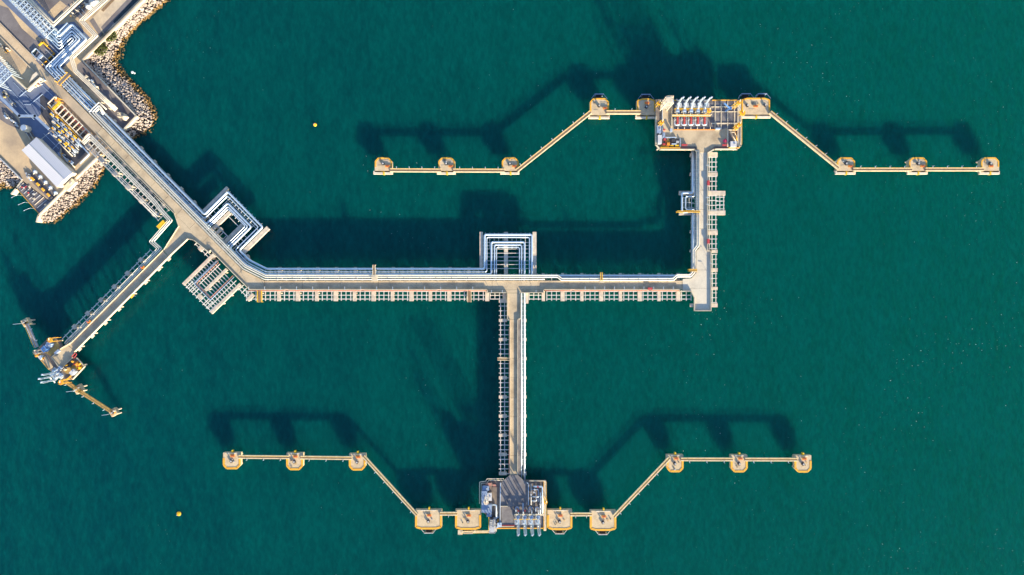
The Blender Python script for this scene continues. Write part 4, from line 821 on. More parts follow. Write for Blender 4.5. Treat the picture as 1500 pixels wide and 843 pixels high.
MB().plan([(60.5, 528), (66, 521.5), (78, 538), (72, 541)], ZP - .29, ZP - .05).build('deck_plate', m_dol, hd)
ribbon(hd, 'kerb', m_tan, [(59.5, 527.5), (70.5, 540.5)], 1.4, ZP - .3, ZP + .3); ribbon(hd, 'kerb', m_ytrim, [(97, 556.5), (106, 549), (122, 535.5)], 1.6, ZP - .3, ZP + .3); ribbon(hd, 'kerb', m_cream, [(112, 525), (123.4, 537.4), (106, 556)], .9, ZP - .3, ZP + .6)
ribbon(hd, 'parapet', m_cream, [WA(190, 12.5), (88.7, 510.8), (75, 523.6), (88.4, 541.4), (105.4, 524.4)], .8, ZP - .3, ZP + .7)
for q in ((66, 505), (80, 500), (60, 522), (74, 532), (88, 520), (88, 536), (100, 550), (104, 532), (116, 536)): pile(hd, q, ZP - 1.5, .5)
for k, a in enumerate(((87, 542), (84.5, 547.5), (90, 552))):
    arm('%s of the three white loading arms on the small jetty head' % ('uppermost', 'middle', 'lowermost')[k], a, -135, 13.5 + 1.2 * k, 'loading arms of the small jetty head')
mk_box('equipment_shelter', 'blue roofed shelter on the upper left of the small jetty head', 'equipment shelter', (64, 511.6), (7.2, 7.6), ZP - .2, 3.4, m_blue, m_blue, ROT_B)
mk_box('equipment_shelter', 'pale blue roofed shelter at the top of the small jetty head', 'equipment shelter', (70.4, 505.6), (7.2, 6.4), ZP - .2, 3.2, m_bluel, m_bluel, R(-25))
mk_box('equipment_shelter', 'grey roofed shelter on the lower right of the small jetty head', 'equipment shelter', (106, 545.8), (8.4, 6.2), ZP - .2, 3, m_white, m_roof, R(45))
mk_box('equipment_cabinet', 'pale blue cabinet beside the road head of the small jetty', 'cabinet', (83, 515.8), (8, 3.4), ZP - .2, 2, m_bluel, None, R(42))
monitor_tower('yellow monitor tower at the top of the small jetty head', (73.5, 498.5), 8, ZP, m_ytrim, 2.3); monitor_tower('yellow monitor tower at the lower tip of the small jetty head', (89.5, 560.5), 8, ZP, m_ytrim, 2.3); monitor_tower('pale monitor tower at the left corner of the small jetty head', (53, 516), 6, ZP, m_cream, 2.2)
fx = root('pump_skid', 'dark pipe skid right of the road head on the small jetty', 'pump skid', w(101, 535, ZP)); random.seed(5)
for k in range(14):
    t = random.uniform(0, 1); q = (95 + 14 * t + random.uniform(-2, 2), 541 - 11 * t + random.uniform(-2.5, 2.5)); p = w(*q, ZP); h = random.uniform(.6, 1.8)
    MB().box((p.x, p.y, ZP - .2 + h / 2), (random.uniform(.6, 2.2), random.uniform(.4, 1), h), R(45)).build('pump_housing', random.choice((m_dark, m_galv, m_dark, m_ytrim, m_pale)), fx)
fx = root('valve_skid', 'pale and yellow valve cluster on the left edge of the small jetty head', 'pump skid', w(57, 522, ZP))
for k in range(16):
    t = random.uniform(0, 1); q = (51.5 + 12 * t + random.uniform(-2, 2), 516 + 9 * t + random.uniform(-2.5, 2.5)); p = w(*q, ZP); h = random.uniform(.6, 1.7)
    MB().box((p.x, p.y, ZP - .2 + h / 2), (random.uniform(.5, 1.4), random.uniform(.5, 1.2), h), R(45)).build('valve_block', random.choice((m_pale, m_ytrim, m_white, m_orange, m_yellow)), fx)
fx = root('foam_skid', 'red and yellow foam skid on the right corner of the small jetty head', 'pump skid', w(115, 536, ZP))
for k in range(12):
    q = (108 + random.uniform(0, 11), 530 + random.uniform(0, 10)); p = w(*q, ZP); h = random.uniform(.6, 1.6)
    MB().box((p.x, p.y, ZP - .2 + h / 2), (random.uniform(.5, 1.6), random.uniform(.5, 1.2), h), R(45)).build('pump_housing', random.choice((m_red, m_ytrim, m_orange, m_pale, m_yellow)), fx)
pipe('hydrant_pipe', 'dark red pipe loop on the right edge where the side arm meets the jetty head', [(105, 523), (110, 517), (112.5, 519.5), (108, 525)], 1, ZP + .5, m_red, 'red fire pipes', 1)
def mini(label, c, s, fy):
    p = w(*c, ZM); rt = root('mooring_dolphin', label, 'mooring dolphin', (p.x, p.y, 0), 'small dolphins of the left jetty')
    MB().box((p.x, p.y, ZM - 1.2), (s * K, s * K, 2.4), R(30)).build('pile_cap', m_dol, rt); MB().box((p.x, p.y, ZM + .1), (s * K * .7, s * K * .5, .2), R(30)).build('deck_plate', m_ytrim, rt); hook(Vector((p.x, p.y, 0)), ZM + .1, rt)
    post(rt, 'lamp_pole', m_white, p.x - 1.2, p.y - .6, ZM, ZM + 4, .1); MB().bar((p.x - 1.2, p.y - .6, ZM + 4), (p.x - 4, p.y - .9, ZM + 4.3), .2, .16).build('lamp_arm', m_white, rt)
    MB().cyl(p.x + .9, p.y + .9, ZM, ZM + 1.2, .5).build('winch', m_pale, rt)
    for i, j in ((-1, -1), (1, -1), (1, 1), (-1, 1)): post(rt, 'pile', m_cap, p.x + i * s * K * .3, p.y + j * s * K * .3, -4, ZM - 2.3, .4)
mini('small dolphin at the upper tip of the left jetty catwalk', (37, 472.6), 10, 1); mini('small dolphin at the lower tip of the left jetty catwalk', (165.6, 604.4), 10, -1); mini('small dolphin halfway along the lower left jetty catwalk', (114, 570.5), 11, -1)
catwalk('brown catwalk from the small jetty head up to its upper tip dolphin', (53.5, 509), (39, 475.5), ZM + 1, 4.8, 2, -1, 'catwalks of the left jetty', m_galv)
catwalk('yellow catwalk from the small jetty head to the halfway dolphin', (92, 556.5), (118, 574), ZM + 1, 4.2, 2, -1, 'catwalks of the left jetty', m_tan)
catwalk('yellow catwalk from the halfway dolphin to the lower tip dolphin', (116, 573), (162, 602.5), ZM + 1, 4.2, 3, -1, 'catwalks of the left jetty', m_tan)

# ------------------------------------------------------------------ land
def sheet(name, pxs, z, mat, d=.03): return struct(MB().plan(pxs, z - d, z).build(name, mat))
struct(MB().plan([(-160, -160), (370, -160), (121, 88.5), (199.5, 170), (181, 190.5), (140, 232.5), (76, 297), (31, 263.5), (-160, 72)], -3, ZL).build('ground', m_yard))
sheet('paving', [(-10, 5), (12, 12), (32, 42), (50, 58), (62, 62), (44, 78), (-10, 24)], ZL + .03, m_yardd)  # shadow patch beside the truss, put into the ground as darker colour
sheet('paving', [B(-150, 26), B(-150, 33.5), B(-55, 33.5), B(-62, 27.5)], ZL + .06, m_blueshade)  # shaded ground along the truss, painted as a blue strip
sheet('paving', [(18, 112), (39, 131.5), (58, 114), (73, 129), (86, 143), (62, 164), (57, 171), (28, 171), (-10, 140), (-10, 104)], ZL + .03, m_blueshade)  # blue shade over the bund floor, painted as a sheet
sheet('paving', [(28.5, 173), (53, 173), (92, 208), (86, 226), (77, 232), (55, 201), (41, 200), (30, 186)], ZL + .03, m_blueshade)
sheet('paving', [(113, 95), (121, 89.5), (199, 170), (181, 189.5), (166, 176), (152, 163), (150, 150), (112, 112)], ZL + .03, m_yardd)
sheet('paving', [(48, -8), (79, 29), (100, 10), (119, -8)], ZL + .03, m_yardd); sheet('paving', [(70, 18), (78, 27.5), (98, 9), (88, 1)], ZL + .05, m_yard)
sheet('paving', [(104, 17), (118, 29), (142, -2), (128, -4)], ZL + .03, m_yardd)
sheet('paving', [(136, 26), (162, -2), (206, -2), (151, 53)], ZL + .03, m_conc); sheet('paving', [(148, 40), (188, -2), (200, -2), (153, 50)], ZL + .06, m_yardd)
for pxs in ([(148, 15), (166, -3), (171, -3), (151.5, 17.5)], [(165.5, 31.5), (196, -2), (205, -2), (168, 34.5)]): sheet('drain_channel', pxs, ZL + .1, m_pit if pxs[0][0] > 160 else m_brown)
sheet('paving', [(131, 31), (137, 27), (151, 50), (147, 55)], ZL + .09, m_yardd)
sheet('paving', [B(-60, 35), B(-60, 56), B(-45, 80), B(-8, 80), B(-8, 20), B(0, 20), B(0, 0), B(-45, 0.5), B(-45, 30)], ZL + .05, m_blueshade)
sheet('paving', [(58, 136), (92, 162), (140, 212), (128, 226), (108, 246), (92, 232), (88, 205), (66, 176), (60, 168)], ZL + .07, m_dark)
sheet('paving', [(38, 258), (52, 248), (88, 286), (76, 297)], ZL + .05, m_yardd)
zz = lambda s: max(5.12, min(8.2, 5.12 + (s + 30) / 125 * 3.08))
ss = [-170, -120, -75, -30, 0, 30, 60, 94.8]
for a, b in zip(ss, ss[1:]):
    struct(MB().plan([B(a + .3, 0), B(b, 0), B(b, -12.5), B(a + .3, -12.5)], 3.5, [zz(a), zz(b), zz(b), zz(a)]).build('road', m_asph))
def wall(label, line, wpx, z0, z1, mat, name='shore_wall'):
    p = w(*line[0], z1); o = root(name, label, 'wall', (p.x, p.y, z0), 'walls of the shore'); ribbon(o, 'wall_run', mat, line, wpx, z0, z1); ribbon(o, 'coping', mat, line, wpx + .5, z1 + .004, z1 + .16); return o
wall('cream shore wall above the long rock slope at the upper right of the land', [(290, -82), (121, 88)], 2.2, 3, ZL + 1, m_conc); wall('thin grey shore wall running down right along the rocks to the tip', [(122, 90.5), (199, 170)], 1.0, 3, ZL + 1, m_pale)
wall('short cream shore wall at the rocky tip beside the trestle', [(199.5, 170.5), (181.5, 189.5)], 2, 3, ZL + 1, m_cream); wall('cream shore wall with a pointed end beside the lower rock slope', [(140, 232.5), (56, 316), (53.5, 325)], 1.7, 1, ZL + .6, m_cream)
wall('dark topped wall beside the left rock slope', [(31, 263), (-30, 203)], 1.4, 3, ZL + .8, m_galv); wall('pale wall end at the left side of the outfall', [(32, 265), (24, 276), (17, 284)], 2, 1, ZL - .4, m_cream)
wall('pale wall folded round the blue grey bund', [(17, 111), (39.5, 132), (58.5, 114.5)], 1.8, ZL, ZL + 2.4, m_cream, 'bund_wall'); wall('light kerb wall along the lower side of the land road', [B(-130, -13.2), B(-32, -13.2)], .8, ZL, ZL + .6, m_conc, 'kerb_wall')  # blue of the bund floor is shade put into its colour
wall('light kerb wall along the upper side of the land road', [B(-130, 1), B(-46, 1)], .8, ZL, ZL + .6, m_conc, 'kerb_wall')
kb = root('bund_kerb', 'low pale kerbs dividing the blue grey bund', 'kerb', w(40, 150, ZL))  # blue of the bund floor is shade put into its colour
for a, b in (((10, 125), (34, 153)), ((34, 153), (44, 153)), ((44, 153), (62, 138)), ((20, 121), (46, 148)), ((52, 147), (66, 160)), ((60, 124), (79, 143)), ((28, 142), (42, 130))): beam(kb, 'kerb', m_bluel, a, b, .7, ZL + .35, .35)
# truss topped pipe racks
def truss(label, s0, s1, t0, t1, h, bays, lanes):
    p = w(*B((s0 + s1) / 2, (t0 + t1) / 2), ZL); rt = root('truss_rack', label, 'pipe rack', p, 'white truss racks on land'); z = ZL + h; ds, dt = (s1 - s0) / bays, (t1 - t0) / lanes
    for j in range(lanes + 1): beam(rt, 'chord', m_white, B(s0, t0 + j * dt), B(s1, t0 + j * dt), .75, z, .35)
    for i in range(bays + 1):
        beam(rt, 'cross_beam', m_white, B(s0 + i * ds, t0), B(s0 + i * ds, t1), .75, z - .03, .35)
        for t in (t0, t1): p = w(*B(s0 + i * ds, t), z); piece(rt, 'post', m_white, (p.x, p.y, ZL + h / 2 - .2), (.35, .35, h - .4))
    for i in range(bays):
        for j in range(lanes):
            a, b, c, d = s0 + i * ds, s0 + (i + 1) * ds, t0 + j * dt, t0 + (j + 1) * dt
            beam(rt, 'brace', m_white, B(a, c), B(b, d), .36, z - .06, .2); beam(rt, 'brace', m_white, B(a, d), B(b, c), .36, z - .07, .2)
truss('long white truss topped pipe rack at the top left of the land', -152, -58, 34, 51, 7.5, 14, 2); truss('white truss topped pipe rack at the left edge above the blue bund', -125, -54, -64, -39, 9, 11, 3)  # blue of the bund floor is shade put into its colour
sheet('paving', [B(-150, 33.6), B(-150, 52), B(-57, 52), B(-57, 33.6)], ZL + .06, m_dark); sheet('paving', [B(-130, -38), B(-130, -65), B(-53, -65), B(-53, -38)], ZL + .06, m_blueshade)  # dark and blue sheets put shade into the ground under the trusses
for k in range(3): pipe('pipeline', ('lower', 'middle', 'upper')[k] + ' pipe under the long white truss', [B(-155, 38.5 + 4.2 * k), B(-58.5, 38.5 + 4.2 * k)], 2, ZL + 1.4, (m_galv, m_bluel, m_galv)[k], 'pipelines on land')  # pipe colours darkened for the shade under the truss
cab = lambda lab, line, d, n, z, mat: [pipe('pipeline', ('outer', 'middle', 'inner')[i if n > 1 else 1] + ' pipe of ' + lab, offset(line, (i - (n - 1) / 2) * d), d * .97, z, mat, 'pipelines on land', 1.2) for i in range(n)]
cab('the cream bank turning up beside the long white truss', [B(-150, 56), B(-63, 56), B(-60.5, 130)], 2.7, 2, ZL + 8.6, m_pale)
cab('the cream bank zigzagging along the upper shore wall', [(162, -7), (119.5, 30.5), (140, 52.5), (104.5, 85), (110.5, 104), (150, 142.5), (170, 161)], 2.2, 3, ZL + 5.5, m_pale)
pipe('pipeline', 'short thick white pipe curling out of the end of the long truss', [B(-58, 46), B(-52, 46), B(-50, 48), B(-50, 72)], 2.4, ZL + 1.9, m_white, 'pipelines on land', 2); pipe('pipeline', 'short thinner white pipe curling out of the end of the long truss', [B(-58, 42.5), B(-46.5, 42.5), B(-46.5, 72)], 1.5, ZL + 1.7, m_white, 'pipelines on land', 2)
for k, t in enumerate((4.4, 15.5)): pipe('pipeline', 'thin %s pipe on the straight bank below the amber crossing' % ('roadside', 'seaward')[k], [B(9, t), B(62, t)], 1.0, ZL + 2.9, m_whiteo, 'pipelines on land')
sl = root('pipe_rack', 'low sleepers under the folded white pipes on land', 'pipe rack', w(*B(-20, 40), ZL))
for t in range(4, 74, 9): beam(sl, 'sleeper', m_galv, B(-46, t), B(-14, t), .9, ZR + .2, 1)
for s_ in range(-6, 92, 9): beam(sl, 'sleeper', m_galv, B(s_, .8), B(s_, 20), .9, ZR + .2, 1)
xo = root('crossover_bridge', 'amber railed crossing over the pipes beside the land road', 'access bridge', w(*B(4, 9), ZL))
beam(xo, 'walkway', m_yardd, B(4, -1), B(4, 21), 4.6, ZL + 5, .3)
for s_ in (1.2, 6.8): beam(xo, 'handrail', m_ytrim, B(s_, -1), B(s_, 21), .7, ZL + 6, .2); [piece(xo, 'leg', m_ytrim, tuple(w(*B(s_, t), ZL + 2.4)[:2]) + (ZL + 2.4,), (.25, .25, 4.8), ROT_B) for t in (0, 10, 20)]
pd = root('machine_pad', 'grey machine pad with yellow edging beside the folded pipes', 'machine pad', w(66, 82, ZL))
MB().plan([(62, 62), (79, 78), (61, 95), (50, 84)], ZL, ZL + .5).build('pad', m_yardd, pd); ribbon(pd, 'edging', m_ytrim, [(62, 62), (79, 78), (61, 95)], .8, ZL, ZL + .9); ribbon(pd, 'edging', m_yellow, [(57, 66), (62, 61.5), (68, 67)], 2, ZL, ZL + 1.2)
sp = root('sump_pit', 'white rimmed square dark pit beside the land road', 'pit', w(53, 78, ZL))
ribbon(sp, 'rim', m_white, [(45.5, 77.5), (52, 70.8), (60, 79), (53.3, 86), (45.5, 77.5)], .9, ZL, ZL + .9); MB().plan([(46, 77.5), (52, 71.5), (59.4, 79), (53.3, 85.3)], ZL, ZL + .25).build('water', m_pit, sp); MB().plan([(54, 86.8), (61, 80), (63, 82), (56, 88.5)], ZL, ZL + 1).build('apron', m_white, sp)
wedge = root('concrete_ramp', 'bright wedge shaped concrete ramp beside the land road', 'ramp', w(48, 113, ZL)); MB().plan([(42.5, 121.5), (47.5, 110), (53, 105.5), (55.5, 109.5)], ZL, ZL + 2).build('ramp', m_pale, wedge)
tray = root('covered_walkway', 'pale blue covered pipe walkway bending along the lower side of the bund', 'walkway', w(28, 170, ZL)); ribbon(tray, 'roof', m_bluel, [(-10, 132), (28, 170), (51, 170), (70, 188)], 3.6, ZL + 3, ZL + 3.3)
for q in ((0, 142), (14, 156), (28, 170), (40, 170), (51, 170), (61, 179), (69, 187)): p = w(*q, ZL + 3); piece(tray, 'post', m_galv, (p.x, p.y, ZL + 1.5), (.3, .3, 3))
# warehouse with a gabled sheet roof
def warehouse():
    A, Bq, C, D = (53.5, 201.3), (106.3, 253.4), (83.6, 274.8), (31.9, 220.3); r0, r1 = (42.3, 211.2), (94.3, 263.4); ze, zr = ZL + 5, ZL + 6.6
    rt = root('warehouse', 'long warehouse with pale corrugated gable roof beside the lower rock slope', 'warehouse', w(68, 238, ZL))
    W_ = lambda q, z: tuple(w(*q, z)); e = .98
    wl = [w(*q, ze) for q in (A, Bq, C, D)]; ctr = sum(wl, Vector()) / 4; wl = [ctr + (p - ctr) * .975 for p in wl]; g0, g1 = [ctr + (w(*q, ze) - ctr) * .975 for q in (r0, r1)]
    v = [(p.x, p.y, ZL) for p in wl] + [(p.x, p.y, ze - .1) for p in wl] + [(g0.x, g0.y, zr - .15), (g1.x, g1.y, zr - .15)]
    MB().add(v, [(0, 1, 5, 4), (2, 3, 7, 6), (1, 2, 6, 9, 5), (3, 0, 4, 8, 7)]).build('wall', m_pale, rt)
    for a, b, name in ((A, Bq, 'roof'), (D, C, 'roof')):
        q = [Vector(W_(a, ze)), Vector(W_(b, ze)), Vector(W_(r1, zr)), Vector(W_(r0, zr))]
        MB().add([tuple(p) for p in q] + [tuple(p + Vector((0, 0, .12))) for p in q], [(0, 1, 2, 3), (4, 5, 6, 7), (0, 1, 5, 4), (1, 2, 6, 5), (2, 3, 7, 6), (3, 0, 4, 7)]).build(name, m_corr, rt)
    beam(rt, 'ridge_cap', m_galv, r0, r1, .8, zr + .22, .16)
    p = (wl[1] + wl[2]) / 2; MB().box((p.x, p.y, ZL + 1.8), (4, .3, 3.6), R(45)).build('roller_door', m_galv, rt)
warehouse()
mk_box('annex_building', 'low cream annex at the lower end of the warehouse', 'building', (101.5, 271), (19, 8), ZL, 2.6, m_pale, m_cream, R(45))
MBq = root('tank_hut', 'small blue topped hut with white rim above the warehouse', 'hut', w(34.5, 187.5, ZL)); p = w(34.5, 187.5, ZL + 4)
MB().cyl(p.x, p.y, ZL, ZL + 4, 2.0, 8).build('wall', m_pale, MBq); MB().cyl(p.x, p.y, ZL + 4.02, ZL + 4.3, 1.7, 8).build('roof', m_bluel, MBq)
for k in range(4): beam(MBq, 'ramp_rail', m_brown if k % 2 else m_cream, (38 + 2.4 * k, 195 - .6 * k), (44 + 2.4 * k, 205 - .6 * k), .8, ZL + .8, .3)
for k, q in enumerate(((50.9, 251.3), (58.6, 258.6), (66.4, 266.7), (73.6, 274.6), (81, 282.4))):
    rt = root('pump', ('first', 'second', 'middle', 'fourth', 'last')[k] + ' white pump from the upper left in the row beside the warehouse', 'pump', w(*q, ZL), 'white pumps beside the warehouse'); p = w(*q, ZL + 1.6)
    MB().cyl(p.x, p.y, ZL, ZL + 1.7, .95, 12).cyl(p.x, p.y, ZL + 1.7, ZL + 2.1, .7, 12, .4).build('motor', m_white, rt); MB().tube([(p.x, p.y, ZL + .7), (p.x - 1.5, p.y - 1.5, ZL + .7)], .25, 8).build('outlet_pipe', m_pale, rt)
for k in range(4):
    q = (47.5 + 7.6 * k, 262.5 + 7.7 * k); rt = root('lifting_gantry', ('first', 'second', 'third', 'last')[k] + ' yellow frame from the upper left above the outfall', 'frame', w(*q, ZL), 'yellow frames above the outfall'); p = w(*q, ZL + 1.5)
    MB().box((p.x, p.y, ZL + 1.3), (1.9, 1.3, .5), ROT_B).build('motor_cover', m_ytrim, rt); MB().box((p.x + 1.3, p.y - 1.3, ZL + .6), (1.4, 1.5, 1.2), ROT_B).build('gearbox', m_dark, rt)
    for i in (-1, 1): piece(rt, 'leg', m_yellow, (p.x + i * .8, p.y - i * .6, ZL + .55), (.2, .2, 1.1))
of = root('outfall_deck', 'grey grated outfall deck between the wall ends at the lower left', 'deck', w(48, 288, ZL)); MB().plan([(32, 266), (75, 297.5), (57.5, 313.5), (25, 277)], 2.2, ZL - .3).build('slab', m_yardd, of)
for k in range(9): beam(of, 'grating_bar', m_galv if k % 3 else m_pale, (27 + 3.9 * k, 275.5 + 4.2 * k), (34.5 + 4.9 * k, 268 + 3.5 * k), .7, ZL - .1, .2)
ribbon(of, 'edge_beam', m_ytrim, [(25, 277.5), (57, 313.5)], .7, 2.2, ZL - .1)
random.seed(11)
for k in range(12):
    u, v = random.random(), random.random(); q = (29 + 34 * u + 8 * v, 274 + 33 * u - 8 * v); p = w(*q, ZL); MB().box((p.x, p.y, ZL + .1), (random.uniform(.5, 1.6), random.uniform(.4, 1), .6), random.random()).build('fitting', random.choice((m_pale, m_galv, m_dark, m_red)), of)
for k, q in enumerate(((32, 287), (42, 297.5), (50, 306))):
    p = w(*q, ZL); rt = root('lamp_post', ('upper', 'middle', 'lower')[k] + ' white bent lamp post on the outer edge of the outfall deck', 'lamp post', p, 'lamp posts of the outfall deck'); MB().tube([(p.x, p.y, ZL - .3), (p.x, p.y, ZL + 3), (p.x - 1, p.y - .5, ZL + 3.6), (p.x - 3, p.y - 1.4, ZL + 3.6)], .07, 6).build('pole', m_white, rt); MB().box((p.x - 3.2, p.y - 1.5, ZL + 3.55), (.7, .3, .2), .4).build('lamp_head', m_white, rt)
# valve yard
rv = root('pipe_rack', 'low pale pipe rack with dark gaps on the lower side of the land road', 'pipe rack', w(*B(54, -24), ZL)); z = ZL + 1.6
for t in (-18, -31.5): beam(rv, 'stringer', m_pale, B(13, t), B(94, t), 1.3, z, .4)
for k in range(12): beam(rv, 'cross_beam', m_pale, B(13.5 + 7.3 * k, -17), B(13.5 + 7.3 * k, -32.5), 1.0, z + .05, .4)
for k in range(12):
    for t in (-18, -31.5): p = w(*B(13.5 + 7.3 * k, t), z); piece(rv, 'post', m_pale, (p.x, p.y, ZL + .6), (.35, .35, 1.2))
beam(rv, 'maintenance_walkway', m_yellow, B(24.5, -17), B(24.5, -33), 3, z + .6, .3); beam(rv, 'stringer', m_ytrim, B(16, -34.5), B(94, -34.5), .6, z + .1, .3)
for k, t in enumerate((-21, -24.5, -28)): pipe('pipeline', ('upper', 'middle', 'lower')[k] + ' reddish brown pipe on the low pale rack beside the land road', [B(14, t), B(93, t)], 1.1, ZL + 1, m_brown if k else m_red, 'pipelines on land')
random.seed(21); n = 0
rows = [(-37.5, 30, 9.2, 7), (-43.5, 38, 9.6, 6), (-50, 46, 9.4, 6), (-56.5, 55, 9.5, 5)]
rown = ['first', 'second', 'third', 'fourth']; coln = ['first', 'second', 'third', 'fourth', 'fifth', 'sixth', 'seventh']
for r_, (t, s0, ds, cnt) in enumerate(rows):
    for k in range(cnt):
        s_ = s0 + ds * k + random.uniform(-1, 1); c = B(s_, t); z = ZL + .9
        rt = root('valve_station', 'pipe spool with valve, %s from the top in the %s row from the road' % (coln[k], rown[r_]), 'valve', w(*c, ZL), 'valve stations of the valve yard')
        pipe('spool', '', [B(s_ - 2.6, t), B(s_ + 2.6, t)], random.uniform(1.8, 2.8), z, m_white if random.random() < .75 else m_bluel, parent=rt)
        a = MB(); p = w(*B(s_ + random.uniform(-1.6, 1.6), t + random.uniform(-2, 2)), z); a.cyl(p.x, p.y, z, z + 1.1, random.uniform(.3, .6), 8).box((p.x + .5, p.y - .5, z + .5), (random.uniform(.7, 1.5), .7, .8), ROT_B).build('actuator', (m_yellow, m_ytrim, m_galv, m_pale, m_yellow)[random.randrange(5)], rt)
        p = w(*B(s_ + 3.2, t - 1), z); MB().cyl(p.x, p.y, z - .3, z + .8, .35, 8).build('handwheel_stand', m_galv, rt)
for k, (a, b, d) in enumerate((((-34.4), 30, 1.0), (-40.5, 34, 2.2), (-47, 42, 1.4), (-53, 50, 2.2), (-60, 58, 1.5))): pipe('header_pipe', ('first', 'second', 'third', 'fourth', 'fifth')[k] + ' long header pipe from the road across the valve yard', [B(b - 4, a), B(94, a)], d, ZL + .6, (m_pale, m_white, m_galv, m_white, m_pale)[k], 'header pipes of the valve yard')
pipe('header_pipe', 'pale hairpin pipe bend at the upper end of the valve yard', [(73, 194), (77, 199.5), (84, 200), (91, 196), (88, 190)], 1.8, ZL + 1.2, m_bluel, 'header pipes of the valve yard', 3)
pipe('header_pipe', 'white pipe closing the lower end of the valve yard', [(112, 206), (131, 226), (117, 240)], 2.2, ZL + 1.3, m_white, 'header pipes of the valve yard', 2); monitor_tower('yellow monitor tower beside the land road at the valve yard', (84, 146.5), 5, ZL, m_ytrim, 2)
for k, (q, lab) in enumerate((((153, 148), 'upper'), ((164, 157), 'middle'), ((177, 169), 'lower'))):
    rt = root('valve_stand', '%s cream valve frame at the end of the shore pipe bank' % lab, 'frame', w(*q, ZL), 'cream valve frames'); p = w(*q, ZL + 2)
    for i, j in ((-1, -1), (1, -1), (1, 1), (-1, 1)): piece(rt, 'post', m_cream, (p.x + i * 1.3, p.y + j * 1.1, ZL + 1.2), (.3, .3, 2.4))
    for j in (-1, 0, 1): piece(rt, 'beam', m_cream, (p.x, p.y + 1.1 * j, ZL + 2.5), (3.4, .4, .3), ROT_B * .1)
    MB().cyl(p.x, p.y, ZL + .4, ZL + 2, .5, 8).build('valve', m_pale, rt)
p = w(181, 171, ZL + 3); rt = root('lookout_hut', 'tiny tan pyramid roofed hut at the rocky tip', 'hut', (p.x, p.y, ZL)); MB().box((p.x, p.y, ZL + 1.2), (2.6, 2.6, 2.4), R(45)).build('wall', m_pale, rt); MB().cyl(p.x, p.y, ZL + 2.41, ZL + 3.5, 2.2, 4, .2).build('roof', m_conc, rt)
for k, (q, r) in enumerate((((147.5, 71.5), 3.4), ((160, 53), 2.6))):
    mb = MB(); random.seed(40 + k); c = w(*q, 4.4)
    for i in range(420):
        a, rr = random.random() * 6.283, r * K * 3.0 * math.sqrt(random.random()); x, y = c.x + rr * math.cos(a) * (1.0 + .5 * k), c.y + rr * math.sin(a); hh = random.uniform(.3, .8); b = random.random() * 6.28; dx, dy = .22 * math.cos(b), .22 * math.sin(b)
        mb.add([(x - dx, y - dy, 4.2), (x + dx, y + dy, 4.2), (x + dx + dy, y + dy - dx, 4.6 + hh), (x - dx + dy * .4, y - dy - dx * .4, 4.5 + hh)], [(0, 1, 2, 3)])
    tag(mb.build('grass_patch', m_grass, fix=False), ('larger green grass patch at the corner of the shore wall', 'smaller green grass patch on the shore wall near the drain channels')[k], 'grass', kind='stuff')

# ------------------------------------------------------------------ rock armour
NE = [((250, -42), (290, -40)), ((208, 0), (249, 2)), ((190, 18), (226, 21)), ((170, 38), (206, 37)), ((152, 56), (191, 52)), ((135, 74), (182, 72)), ((121.5, 88), (177, 90)), ((128, 96), (182, 103)), ((140, 108), (196, 119)), ((155, 124), (211, 135)), ((170, 139), (222, 146)), ((185, 155), (230, 160)), ((196, 166), (232, 174)), ((200, 170), (228, 188)), ((193, 177), (216, 198)), ((182, 190), (195, 206))]
SW = [((143, 230), (158, 241)), ((130, 243), (151, 257)), ((115, 259), (139, 280)), ((98, 275), (118, 299)), ((80, 293), (97, 316)), ((66, 307), (84, 328)), ((57.5, 317), (64, 328))]
WW = [((-40, 192), (-40, 278)), ((0, 232), (0, 278)), ((15, 247), (10, 279)), ((31, 263), (21, 276))]
protos = []
for k in range(6):
    rr = random.Random(60 + k); bm = bmesh.new(); bmesh.ops.create_icosphere(bm, subdivisions=1, radius=1)
    for v in bm.verts: v.co *= rr.uniform(.72, 1.12); v.co.z *= .8
    me = bpy.data.meshes.new('boulder'); bm.to_mesh(me); bm.free(); me.materials.append(m_rock); protos.append(me)
cand = []
rr = random.Random(77); stuff_n = 0
for lab, pairs in (('upper', NE), ('lower', SW), ('left', WW)):
    bed = MB(); n = 0
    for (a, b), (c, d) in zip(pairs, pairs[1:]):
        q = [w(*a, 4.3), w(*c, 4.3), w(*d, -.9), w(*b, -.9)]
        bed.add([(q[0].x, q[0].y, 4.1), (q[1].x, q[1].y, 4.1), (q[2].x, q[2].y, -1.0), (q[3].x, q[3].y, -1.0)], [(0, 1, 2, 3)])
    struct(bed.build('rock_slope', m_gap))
    pile_mb = MB()
    for (a, b), (c, d) in zip(pairs, pairs[1:]):
        area = math.hypot(c[0] - a[0], c[1] - a[1]) * .5 * (math.hypot(b[0] - a[0], b[1] - a[1]) + math.hypot(d[0] - c[0], d[1] - c[1])) + .5 * math.hypot(d[0] - b[0], d[1] - b[1]) * 8
        for i in range(int(area / 4.7)):
            u, v = rr.random(), rr.random(); e = (v + rr.uniform(-.03, .06)) ; v = min(1.03, max(.02, e))
            f = (a[0] + (c[0] - a[0]) * u, a[1] + (c[1] - a[1]) * u); h = (b[0] + (d[0] - b[0]) * u, b[1] + (d[1] - b[1]) * u)
            z = 4.35 - 4.9 * v + rr.uniform(-.1, .35); q = (f[0] + (h[0] - f[0]) * v, f[1] + (h[1] - f[1]) * v); p = w(*q, z); s = rr.choice((.36, .42, .48, .54, .62, .8)) * rr.uniform(.85, 1.2)
            if q[1] < -12 or q[0] < -10: s *= 1.0
            cand.append((s if (q[0] > 2 and q[1] > 2) else 0, p, lab, pile_mb, rr.randrange(6), (rr.uniform(.75, 1.25), rr.uniform(.75, 1.25), rr.uniform(.7, 1.1)), rr.random() * 6.28, s))
    stuff_n += 1
cand.sort(key=lambda x: -x[0])
